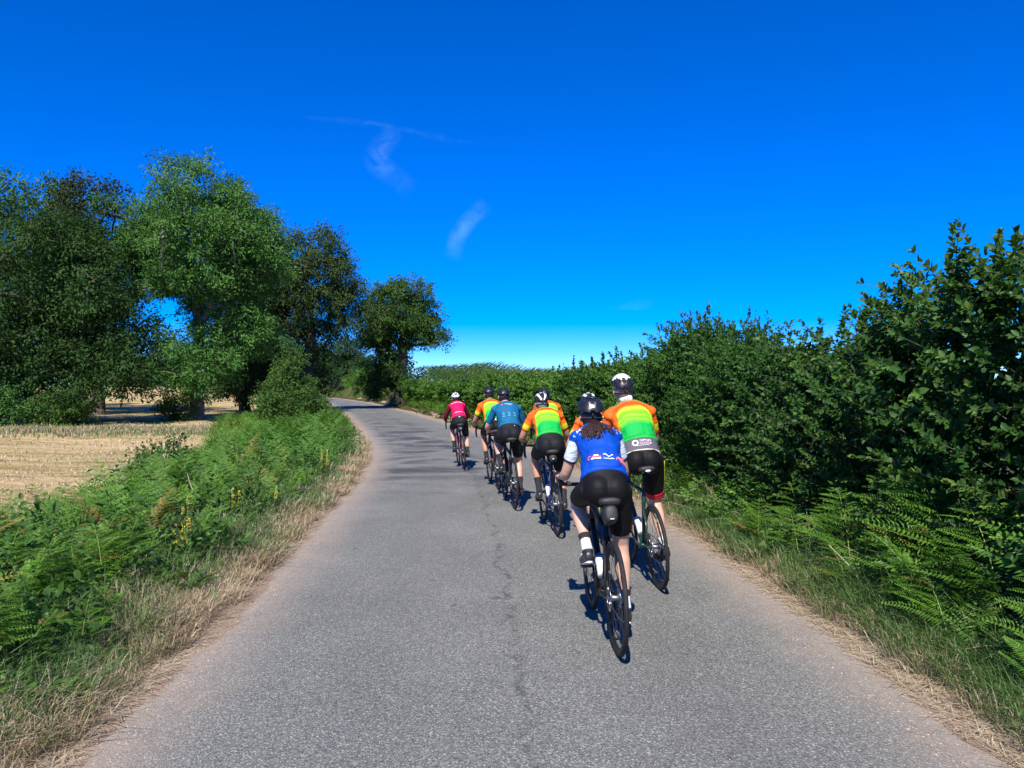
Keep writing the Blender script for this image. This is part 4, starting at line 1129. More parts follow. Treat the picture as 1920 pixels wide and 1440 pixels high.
def bicycle(label, M, sad_z, frame_mat, tyre='black', bag=None, crank=0.0, bottle=None, steer=0.0, lamp=None, accent=None, front_tyre=None, size=1.0):
    root = empty('bicycle', mat=M); tag(root, label, 'bicycle', 'road bikes of the riding group')
    rear, front, bb = np.array((0, 0, WR)), np.array((0, 1.0, WR)), np.array((0, .41, .27))
    sd = np.array((0, -.292, .956))
    st_top = bb + sd * (.47 * size); sad = bb + sd * ((sad_z - .27) / .956)
    ht_b, ht_t = np.array((0, .865, .64)), np.array((0, .82, .78 + .03 * (size - 1) * 10 * .1))
    f = MB()
    f.tube([bb - sd * .01, st_top], [.018, .016], 10)
    f.tube([bb, (bb + ht_b) / 2, ht_b + (ht_t - ht_b) * .2], [.024, .024, .021], 10)
    f.tube([st_top - sd * .02, ht_t - (ht_t - ht_b) * .12], [.016, .019], 10)
    f.tube([ht_b, ht_t], [.023, .022], 12)
    f.tube([bb + (-.045, 0, 0), bb + (.045, 0, 0)], .023, 12)
    for s in (-1, 1):
        f.tube([bb + (s * .025, -.02, 0), bb + (s * .040, -.10, .01), rear + (s * .062, .10, -.004), rear + (s * .064, 0, 0)], [.013, .011, .010, .010], 8)
        f.tube([bb + sd * (.40 * size) + (s * .012, 0, 0), rear + (s * .045, .09, .20), rear + (s * .062, .012, .015)], [.009, .008, .008], 8)
    fr = f.build('frame', frame_mat, root)
    if accent:
        MB().tube([bb + (ht_b - bb) * .35 , bb + (ht_b - bb) * .62], .0255, 10).build('frame_panel', accent, fr)
    fk = MB()
    fk.tube([ht_b, ht_b + (0, .006, -.04)], [.021, .022], 10)
    for s in (-1, 1):
        fk.tube([ht_b + (s * .012, .005, -.03), ht_b + (s * .042, .02, -.09), (s * .050, .945, .50), (s * .052, .985, .38), front + (s * .052, 0, 0)], [.014, .014, .011, .009, .009], 8)
    fk.build('fork', frame_mat, root)
    for nm, c, wset in (('rear_wheel', rear, tyre), ('front_wheel', front, front_tyre or tyre)):
        w = empty(nm); w.parent = root; w.location = c; w.rotation_euler = (random.uniform(0, 6), 0, steer if nm == 'front_wheel' else 0)
        for k, me in WHEEL['black'].items():
            wo_ = mobj(k, me, w)
            if k == 'spokes': tag(wo_, kind='stuff')
        if wset == 'tan': mobj('tyre_wall', GUM, w)
        if nm == 'rear_wheel': mobj('cassette', CASS, w)
    MB().tube([st_top - sd * .03, sad - sd * .035], .0135, 12).build('seatpost', carbon, root)
    s_ = mobj('saddle', SADDLE, root); s_.location = sad
    MB().tube([sad + (-.022, -.09, -.012), sad + (-.022, -.06, -.038), sad + (-.022, .06, -.038), sad + (-.012, .1, -.014)], .0035, 6).build('rail', steel, s_).matrix_parent_inverse = Matrix.Translation(sad).inverted()
    MB().tube([sad + (.022, -.09, -.012), sad + (.022, -.06, -.038), sad + (.022, .06, -.038), sad + (.012, .1, -.014)], .0035, 6).build('rail', steel, s_).matrix_parent_inverse = Matrix.Translation(sad).inverted()
    # cockpit
    barc = np.array((0, .88, .93 + (sad_z - .93) * .5))
    MB().tube([ht_t - (0, -.003, .01), ht_t + (0, -.022, .06), (0, .80, barc[2] - .02)], [.019, .017, .017], 10).tube([(0, .792, barc[2] - .018), barc], [.018, .019], 10).build('stem', carbon, root)
    hb = MB()
    for s in (-1, 1):
        hb.tube([barc, barc + (s * .12, -.005, .0), barc + (s * .19, .01, .002), barc + (s * .205, .05, .0), barc + (s * .208, .085, -.02), barc + (s * .21, .085, -.07), barc + (s * .212, .05, -.118), barc + (s * .214, 0, -.128), barc + (s * .215, -.045, -.13)], [.014, .014, .0145, .0145, .0145, .0145, .0145, .0145, .0145], 10)
    hb = hb.build('handlebar', bar_tape, root)
    for s in (-1, 1):
        lv = MB().loft([barc + (s * .206, .055, .004), barc + (s * .206, .09, .012), barc + (s * .204, .125, .022), barc + (s * .203, .145, .048), barc + (s * .203, .15, .062)], (1, 0, 0), unit(np.array((0, -.45, .9))), [.013, .016, .016, .015, .009], [.016, .021, .021, .018, .010], 10)
        lv.tube([barc + (s * .203, .142, .02), barc + (s * .208, .158, -.03), barc + (s * .218, .135, -.085)], [.008, .007, .005], 8, flat=.55)
        lv.build('brake_lever', matt_black, root)
    # drivetrain
    ca = empty('crankset'); ca.parent = root; ca.location = bb; ca.rotation_euler = (-crank, 0, 0)
    ch = MB().ring((.045, 0, 0), .098, .005, 44, 6, 'x', .002).ring((.038, 0, 0), .07, .005, 36, 6, 'x', .002)
    for q in range(5): ch.tube([(.045, 0, 0), (.045, .094 * math.cos(q * 1.2566), .094 * math.sin(q * 1.2566))], .006, 5)
    ch.build('chainring', matt_black, ca)
    for s in (1, -1):
        e = -s * .172      # right pedal up when crank angle = 0 reversed: see pedal_pos
        MB().tube([(s * .05, 0, 0), (s * .062, 0, -e * .5), (s * .066, 0, -e)], [.014, .011, .011], 8, flat=.7).build('crank', carbon, ca)
        pd = empty('pedal'); pd.parent = ca; pd.location = (s * .11, 0, -e); pd.rotation_euler = (crank, 0, 0)
        MB().box((0, 0, 0), (.038, .036, .007)).tube([(-s * .045, 0, 0), (s * .03, 0, 0)], .007, 8).build('body', matt_black, pd, False)
    MB().tube([bb + (.045, 0, .098), rear + (.03, .0, .045)], .0042, 4).tube([bb + (.045, 0, -.098), rear + (.03, .01, -.14)], .0042, 4).build('chain', steel, root)
    dr = MB().loft([rear + (.045, .0, -.02), rear + (.05, .005, -.07), rear + (.045, .0, -.10)], (1, 0, 0), (0, 1, 0), [.01, .014, .010], [.018, .02, .014], 10)
    dr.ring(rear + (.03, .01, -.085), .016, .005, 16, 5, 'x', .003).ring(rear + (.03, .0, -.145), .018, .005, 16, 5, 'x', .003).box(rear + (.036, .005, -.115), (.003, .012, .042))
    dr.build('rear_derailleur', matt_black, root)
    MB().box(bb + (.02, -.03, .18), (.012, .03, .03)).build('front_derailleur', matt_black, root, False)
    MB().box(rear + (-.05, .07, .07), (.014, .03, .02)).build('brake_caliper', matt_black, root, False)
    # bottle cage
    dn = unit(ht_b - bb); cg = MB(); bc = bb + dn * .17 + np.array((0, -.045, .045)) * .9
    for s in (-1, 1): cg.tube([bb + dn * .10 + (s * .02, 0, .02), bc + (s * .037, 0, 0), bb + dn * .24 + (s * .02, 0, .02)], .003, 5)
    cg.build('bottle_cage', carbon, root)
    if bag == 'big':
        c = sad + (0, -.10, -.085)
        ax = unit(np.array((0, -.35, -1.0))); yy = np.cross(ax, (1, 0, 0))
        b = MB().loft([c + yy * -.065, c + yy * -.06, c + yy * 0, c + yy * .05, c + yy * .058], (1, 0, 0), ax, [.030, .041, .045, .041, .026], [.040, .052, .057, .052, .035], 20, True, .75).build('saddle_bag', matt_black, root)
        MB().box(c + (0, -.072, -.012), (.012, .003, .0025)).build('tab', white_plastic, b, False)
    elif bag == 'small':
        c = sad + (0, -.085, -.075)
        b = MB().loft([c + (0, -.05, .0), c + (0, -.04, .0), c + (0, .05, .01), c + (0, .09, .015)], (1, 0, 0), (0, 0, 1), [.03, .043, .04, .02], [.03, .042, .038, .02], 16, True, .8).build('saddle_bag', matt_black, root)
        MB().loft([c + (0, -.062, -.005), c + (0, -.05, -.005)], (1, 0, 0), (0, 0, 1), [.02, .02], [.013, .013], 12).build('rear_lamp', red_lamp if lamp != 'grey' else alloy, b)
    if lamp == 'white':
        MB().loft([sad + (0, -.150, -.012), sad + (0, -.138, -.012)], (1, 0, 0), (0, 0, 1), [.022, .024], [.009, .010], 12).build('rear_lamp', white_plastic, root)
    return root, dict(bb=bb, sad=sad, barc=barc, dn=dn, bc=bc)

def water_bottle(label, M, geo, col_lo, col_hi):
    dn = geo['dn']; c0 = geo['bb'] + dn * .085 + np.array((0, -.045, .045)) * .9
    X = np.array((1., 0, 0)); Y = np.cross(dn, X)
    root = empty('water_bottle', mat=M); tag(root, label, 'bottle')
    u = np.array([0, .004, .07, .085, .10, .14, .15]); r = np.array([.030, .036, .036, .033, .036, .036, .030])
    MB().loft(c0 + dn * u[:, None], X, Y, r, r, 18).build('body', col_lo, root)
    u = np.array([.15, .152, .165, .17, .172, .19]); r = np.array([.028, .033, .031, .014, .011, .010])
    MB().loft(c0 + dn * (u[:, None] + .001), X, Y, r, r, 16).build('cap', col_hi, root)

# ------------------------------------------------------------------ riders
skin_mats = {}
def skin(name, col):
    m, nt, p, out = newmat(name)
    tc = nt.nodes.new('ShaderNodeTexCoord')
    n = noisenode(nt, 7, 4, tc.outputs['Object'], .6)
    r = rampnode(nt, [(.3, tuple(c * f for c, f in zip(col, (.88, .80, .78)))), (.7, tuple(min(1, c * 1.08) for c in col))])
    nt.links.new(n.outputs[0], r.inputs[0]); nt.links.new(r.outputs[0], p.inputs['Base Color'])
    p.inputs['Roughness'].default_value = .5; p.inputs['Specular IOR Level'].default_value = .4
    p.inputs['Subsurface Weight'].default_value = .08; p.inputs['Subsurface Radius'].default_value = (.012, .004, .002); p.inputs['Subsurface Scale'].default_value = .5
    n2 = noisenode(nt, 160, 2, tc.outputs['Object']); bumpnode(nt, n2.outputs[0], .001, .5, p)
    return m
skin_pale = skin('skin_pale', (.56, .345, .245)); skin_tan = skin('skin_tanned', (.46, .235, .15)); skin_mid = skin('skin_mid', (.54, .30, .21))

def cloth(name, col, rough=.75, amt=.08, sheen=.2, fold=.012, spec=.2):
    m, nt, p, out = newmat(name)
    tc = nt.nodes.new('ShaderNodeTexCoord')
    n = noisenode(nt, 5, 4, tc.outputs['Object'])
    r = rampnode(nt, [(.3, tuple(c * (1 - amt) for c in col)), (.7, tuple(min(1, c * (1 + amt)) for c in col))])
    nt.links.new(n.outputs[0], r.inputs[0]); nt.links.new(r.outputs[0], p.inputs['Base Color'])
    p.inputs['Roughness'].default_value = rough; p.inputs['Specular IOR Level'].default_value = spec
    fold_bump(nt, p, tc, fold)
    return m
def fold_bump(nt, p, tc, d=.012):
    mp = nt.nodes.new('ShaderNodeMapping'); mp.inputs['Scale'].default_value = (5, 9, 14); mp.inputs['Rotation'].default_value = (.5, .2, .1); nt.links.new(tc.outputs['Object'], mp.inputs[0])
    n = noisenode(nt, 1.3, 3, mp.outputs[0], .5, 1.2); n2 = noisenode(nt, 420, 2, tc.outputs['Object'])
    h = mathnode(nt, 'ADD', n.outputs[0], mathnode(nt, 'MULTIPLY', n2.outputs[0], .06))
    bumpnode(nt, h, d, .8, p)

def rainbow(name):
    m, nt, p, out = newmat(name)
    tc = nt.nodes.new('ShaderNodeTexCoord')
    at = nt.nodes.new('ShaderNodeAttribute'); at.attribute_name = 'st'
    sp = nt.nodes.new('ShaderNodeSeparateXYZ'); nt.links.new(at.outputs['Vector'], sp.inputs[0])
    X, T = sp.outputs[0], sp.outputs[1]
    n = noisenode(nt, 2.2, 2, at.outputs['Vector'])
    x2 = mathnode(nt, 'MULTIPLY', mathnode(nt, 'MULTIPLY', X, X), .10)
    te = mathnode(nt, 'ADD', mathnode(nt, 'ADD', T, x2), mathnode(nt, 'MULTIPLY', mathnode(nt, 'SUBTRACT', n.outputs[0], .5), .16))
    G1, G2, LI, YL, OR, RD, DG = (.0, .38, .055), (.015, .46, .05), (.28, .68, .015), (.95, .78, .02), (.92, .15, .008), (.86, .05, .010), (.03, .22, .03)
    r = rampnode(nt, [(0, G1), (.30, G1), (.315, G2), (.38, (.12, .60, .03)), (.42, LI), (.445, (.10, .55, .02)), (.51, (.34, .74, .02)), (.535, (.12, .60, .02)), (.63, (.24, .68, .02)), (.69, YL), (.74, OR), (.81, RD), (.89, OR), (.945, DG)])
    nt.links.new(te, r.inputs[0])
    side = rampnode(nt, [(.86, (0, 0, 0)), (.91, (1, 1, 1))]); nt.links.new(mathnode(nt, 'ABSOLUTE', X), side.inputs[0])
    tm = rampnode(nt, [(.0, (.94, .24, .012)), (.6, (.92, .16, .010)), (.95, (.88, .09, .010))]); nt.links.new(T, tm.inputs[0])
    c = mixcol(nt, side.outputs[0], r.outputs[0], tm.outputs[0])
    nt.links.new(c, p.inputs['Base Color']); p.inputs['Roughness'].default_value = .7; p.inputs['Specular IOR Level'].default_value = .3
    fold_bump(nt, p, tc)
    return m
def stripes(name, stops):
    m, nt, p, out = newmat(name)
    tc = nt.nodes.new('ShaderNodeTexCoord')
    at = nt.nodes.new('ShaderNodeAttribute'); at.attribute_name = 'st'
    sp = nt.nodes.new('ShaderNodeSeparateXYZ'); nt.links.new(at.outputs['Vector'], sp.inputs[0])
    r = rampnode(nt, stops); nt.links.new(sp.outputs[1], r.inputs[0]); nt.links.new(r.outputs[0], p.inputs['Base Color'])
    p.inputs['Roughness'].default_value = .7; p.inputs['Specular IOR Level'].default_value = .3
    fold_bump(nt, p, tc)
    return m
C_rain = rainbow('rainbow_jersey')
C_rain_sl = stripes('rainbow_sleeve', [(0, (.88, .09, .010)), (.4, (.93, .20, .010)), (.55, (.95, .72, .02)), (.66, (.40, .70, .02)), (.74, (.55, .62, .02)), (.76, (.88, .07, .02)), (1, (.85, .06, .02))])
C_blue = cloth('royal_blue_gilet', (.0, .058, .42), .65, .12)
C_white_sl = stripes('white_sleeve', [(0, (.66, .72, .78)), (.78, (.66, .72, .78)), (.79, (.015, .02, .07)), (.88, (.015, .02, .07)), (.885, (.8, .8, .8)), (.92, (.8, .8, .8)), (.925, (.6, .02, .05)), (1, (.6, .02, .05))])
C_teal = cloth('teal_jersey', (.008, .115, .24), .7, .12)
C_pink = cloth('pink_gilet', (.62, .006, .09), .7, .1)
C_maroon = cloth('maroon_sleeve', (.16, .008, .018), .75, .2)
C_short = cloth('black_lycra', (.007, .007, .008), .6, .25, .1, .004, .14)
C_dark = cloth('charcoal_lycra', (.012, .0125, .015), .65, .2, .1, .004, .14)
C_grey = cloth('grey_waistband', (.10, .10, .12), .7, .1)
C_red = cloth('red_gripper', (.66, .02, .04), .65, .08)
C_yel = cloth('yellow_piping', (.80, .66, .05), .7, .05)
C_cream = cloth('cream_piping', (.75, .68, .50), .7, .05)
C_sock_b = cloth('black_sock', (.025, .026, .03), .85, .2)
C_sock_w = cloth('white_sock', (.74, .74, .74), .85, .06)
shoe_black = basic('shoe_black', (.02, .02, .022), .4, amt=.2, coat=.2)
shoe_white = basic('shoe_white', (.72, .72, .72), .4, amt=.05)
glove_mat = basic('glove_black', (.018, .018, .02), .8, amt=.3)
print_white = basic('white_print', (.80, .82, .84), .6, amt=.03)
print_pink = basic('pink_print', (.82, .42, .55), .6, amt=.05)
print_red = basic('red_print', (.72, .10, .10), .6, amt=.05)
print_coral = basic('coral_print', (.86, .24, .25), .6, amt=.05)
print_aqua = basic('aqua_print', (.20, .58, .62), .6, amt=.05)
helmet_white = basic('white_helmet_shell', (.76, .76, .75), .3, amt=.04, coat=.5)
helmet_black = basic('black_helmet_shell', (.012, .012, .013), .4, amt=.2, coat=.12)
helmet_foam = basic('helmet_foam', (.012, .012, .013), .8, amt=.2)
hair_brown = None
def hairmat(name, c):
    m, nt, p, out = newmat(name)
    tc = nt.nodes.new('ShaderNodeTexCoord'); mp = nt.nodes.new('ShaderNodeMapping'); mp.inputs['Scale'].default_value = (260, 30, 30); nt.links.new(tc.outputs['Object'], mp.inputs[0])
    n = noisenode(nt, 1, 3, mp.outputs[0]); r = rampnode(nt, [(.3, tuple(v * .5 for v in c)), (.7, tuple(v * 1.6 for v in c))]); nt.links.new(n.outputs[0], r.inputs[0]); nt.links.new(r.outputs[0], p.inputs['Base Color'])
    p.inputs['Roughness'].default_value = .45; p.inputs['Anisotropic'].default_value = .4
    bumpnode(nt, n.outputs[0], .002, .8, p)
    return m
hair_brown = hairmat('brown_hair', (.040, .016, .010)); hair_grey = hairmat('grey_hair', (.20, .18, .16)); hair_dark = hairmat('dark_hair', (.03, .02, .015))
eye_mat = basic('eye_white', (.7, .7, .68), .2, amt=.02)

def remesh(mb, voxel, smooth_it, name, mat=None, fac=.5, dec=.33):
    me = mb.mesh('tmp'); fix_normals(me)
    o = bpy.data.objects.new('tmp', me); COL.objects.link(o)
    md = o.modifiers.new('r', 'REMESH'); md.mode = 'VOXEL'; md.voxel_size = voxel; md.use_smooth_shade = True
    if smooth_it:
        s = o.modifiers.new('s', 'SMOOTH'); s.iterations = smooth_it; s.factor = fac
    if dec < 1:
        dm = o.modifiers.new('d', 'DECIMATE'); dm.ratio = dec
    dg = bpy.context.evaluated_depsgraph_get()
    new = bpy.data.meshes.new_from_object(o.evaluated_get(dg)); new.name = name
    bpy.data.objects.remove(o); bpy.data.meshes.remove(me)
    new.materials.clear()
    if mat: new.materials.append(mat)
    new.polygons.foreach_set('use_smooth', np.ones(len(new.polygons), bool))
    return new
def co(me):
    a = np.empty(len(me.vertices) * 3, np.float32); me.vertices.foreach_get('co', a); return a.reshape(-1, 3)
def set_vec(me, name, arr):
    at = me.attributes.new(name, 'FLOAT_VECTOR', 'POINT'); at.data.foreach_set('vector', np.asarray(arr, np.float32).ravel())

def ik(a, b, l1, l2, pole):
    d = b - a; L = np.linalg.norm(d); dn = d / L
    if L > (l1 + l2) * .998: k = L / ((l1 + l2) * .998); l1 *= k; l2 *= k
    x = (l1 * l1 - l2 * l2 + L * L) / (2 * L); h = math.sqrt(max(l1 * l1 - x * x, 0))
    p = np.array(pole, float); p = unit(p - dn * np.dot(p, dn))
    return a + dn * x + p * h

def limb(mb, pts, stops, infl=0.0, seg=14, u0=0.0, u1=1.0):
    """tube through joints pts with radius stops (u, r); u0..u1 select a stretch"""
    P = np.array(pts, float); seglen = np.linalg.norm(np.diff(P, axis=0), axis=1); cu = np.concatenate([[0], np.cumsum(seglen)]); cu /= cu[-1]
    u = np.linspace(u0, u1, 15)
    C = np.stack([np.interp(u, cu, P[:, i]) for i in range(3)], -1)
    if len(P) > 2:   # soften the bend
        C2 = C.copy(); C2[1:-1] = (C[:-2] + 2 * C[1:-1] + C[2:]) / 4; C = C2
    r = np.interp(u, [s[0] for s in stops], [s[1] for s in stops]) + infl
    mb.tube(C, r, seg)

def text_mesh(body, size, align='CENTER', bold=0.0):
    cu = bpy.data.curves.new('txt', 'FONT'); cu.body = body; cu.size = size; cu.align_x = align; cu.align_y = 'CENTER'; cu.resolution_u = 2; cu.offset = bold
    o = bpy.data.objects.new('txt', cu); COL.objects.link(o)
    dg = bpy.context.evaluated_depsgraph_get()
    me = bpy.data.meshes.new_from_object(o.evaluated_get(dg))
    bpy.data.objects.remove(o); bpy.data.curves.remove(cu)
    bm = bmesh.new(); bm.from_mesh(me); bmesh.ops.triangulate(bm, faces=bm.faces)
    bmesh.ops.subdivide_edges(bm, edges=[e for e in bm.edges if e.calc_length() > size * .3], cuts=1)
    bmesh.ops.triangulate(bm, faces=bm.faces)
    V = np.array([v.co[:] for v in bm.verts]); bm.verts.index_update(); T = np.array([[v.index for v in f.verts] for f in bm.faces]); bm.free(); bpy.data.meshes.remove(me)
    return V, T
def disc2(rx_, ry_, n=24, a0=0, a1=2 * math.pi, inner=0.0):
    a = np.linspace(a0, a1, n); o = np.stack([rx_ * np.cos(a), ry_ * np.sin(a), 0 * a], -1)
    i_ = o * inner; V = np.vstack([o, i_]); T = [t for k in range(n - 1) for t in ((k, k + 1, n + k), (k + 1, n + k + 1, n + k))]
    return V, np.array(T)
def rect2(w, h, nx=8):
    u = np.linspace(-w / 2, w / 2, nx); V = np.vstack([np.stack([u, 0 * u - h / 2, 0 * u], -1), np.stack([u, 0 * u + h / 2, 0 * u], -1)])
    return V, np.array([t for k in range(nx - 1) for t in ((k, k + 1, nx + k), (k + 1, nx + k + 1, nx + k))])
def wave2(w, amp, th, n=22):
    u = np.linspace(0, 1, n); y = amp * np.sin(u * 2 * math.pi * 1.25 + .4); V = np.vstack([np.stack([(u - .5) * w, y - th / 2, 0 * u], -1), np.stack([(u - .5) * w, y + th / 2, 0 * u], -1)])
    return V, np.array([t for k in range(n - 1) for t in ((k, k + 1, n + k), (k + 1, n + k + 1, n + k))])

def decal(bvh, O, s_dir, n_dir, VT, name, mat, parent, dx=0, dy=0, rot=0.0, off=.003):
    """lay a flat 2D shape (V,T) onto the cloth seen by bvh; O + x*X + y*s_dir, cast along -n_dir"""
    V, T = VT; c, s = math.cos(rot), math.sin(rot)
    out = []
    for v in V:
        x, y = v[0] * c - v[1] * s + dx, v[0] * s + v[1] * c + dy
        p = Vector((O + np.array((x, 0, 0)) + s_dir * y + n_dir * .35).tolist())
        h = bvh.ray_cast(p, Vector((-n_dir).tolist()), 1.0)
        nn_ = None if h[0] is None else (h[1] if h[1].dot(Vector(n_dir.tolist())) > 0 else -h[1])
        q = (h[0] + nn_ * off) if h[0] is not None else p - Vector((n_dir * .35).tolist())
        out.append(q[:])
    return MB().add(out, T=T).build(name, mat, parent, False)

def helmet(root, C, F, U, s, shell, rib=None, vents='road', k=1.0):
    """C head centre, F forward, U up"""
    Xv = np.array((1., 0, 0)); M = np.stack([Xv, F, U], 1)
    a, b, c = .097 * s * k, .128 * s * k, .112 * s * k
    nb, nl = 15, 15
    ph = np.linspace(R(-84), R(84), nb); th = np.linspace(R(-80), R(84), nl)
    def pt(t, p, infl=1.0):
        drop = -.022 * s * max(0, math.sin(t)) ** 2 * (1 - abs(math.sin(p)) * .2)
        y = b * math.sin(t) * -1 * infl; ct = math.cos(t) ** .8
        return np.array((a * ct * math.sin(p) * infl, y, c * ct * math.cos(p) * infl + drop - (.012 if t > 0 else 0) * math.sin(t)))
    V = np.array([pt(t, p) for t in th for p in ph])
    faces = []; mi = []
    for i in range(nl - 1):
        for j in range(nb - 1):
            band = j
            hole = False
            if vents == 'road':
                if band in (2, 5, 8, 11) and 2 <= i <= 11 and i not in (6,): hole = True
                if band in (6, 7) and i in (3, 4, 10, 11): hole = True
            elif vents == 'few':
                if band in (3, 10) and i in (8, 9, 10): hole = True
                if band in (6, 7) and i in (10, 11): hole = True
            elif vents == 'top':
                if band in (4, 9) and 4 <= i <= 9: hole = True
                if band in (6, 7) and i in (9,): hole = True
            if hole: continue
            faces.append((i * nb + j, (i + 1) * nb + j, (i + 1) * nb + j + 1, i * nb + j + 1))
            if rib == 'stripes': mi.append(1 if (band in (3, 4, 9, 10) or (band in (6, 7) and i < 9)) else 0)
            elif rib == 'crown': mi.append(1 if (V[i * nb + j][2] + V[(i + 1) * nb + j + 1][2]) / 2 > .062 * s else 0)
            elif rib == 'mark': mi.append(1 if (i in (11, 12) and band in (5, 8)) or (i == 12 and band in (6, 7)) else 0)
            else: mi.append(0)
    me = np_mesh('shell', V @ M.T + C + U * .012 * s, [np.array(faces)], [shell[0], shell[1]], True, None, mi)
    o = mobj('helmet', me, root)
    fix_normals(me)
    sol = o.modifiers.new('t', 'SOLIDIFY'); sol.thickness = .020 * s; sol.offset = -1 if True else 1
    ss = o.modifiers.new('s', 'SUBSURF'); ss.levels = 1; ss.render_levels = 1
    inner = np.array([pt(t, p, .86) for t in th for p in ph])
    faces = [(i * nb + j, (i + 1) * nb + j, (i + 1) * nb + j + 1, i * nb + j + 1) for i in range(nl - 1) for j in range(nb - 1)]
    mobj('liner', np_mesh('liner', inner @ M.T + C + U * .010 * s, [np.array(faces)], [helmet_foam], True), o)
    # retention cradle and straps
    cr = MB()
    aa = np.linspace(R(200), R(340), 9)
    cr.tube([C + Xv * .084 * s * math.cos(q) + F * (.098 * s * math.sin(q)) + U * (-.045 * s) for q in aa], .008 * s, 6)
    cr.tube([C - F * .10 * s - U * .045 * s, C - F * .108 * s + U * .0 * s], .010 * s, 6)
    cr.build('cradle', helmet_foam, o)
    for sx in (-1, 1):
        MB().tube([C + Xv * sx * .086 * s - F * .02 * s + U * .0, C + Xv * sx * .082 * s + F * .01 * s - U * .09 * s, C + Xv * sx * .02 * s + F * .05 * s - U * .135 * s], .004, 5, flat=.4).build('strap', matt_black, o)
    return o

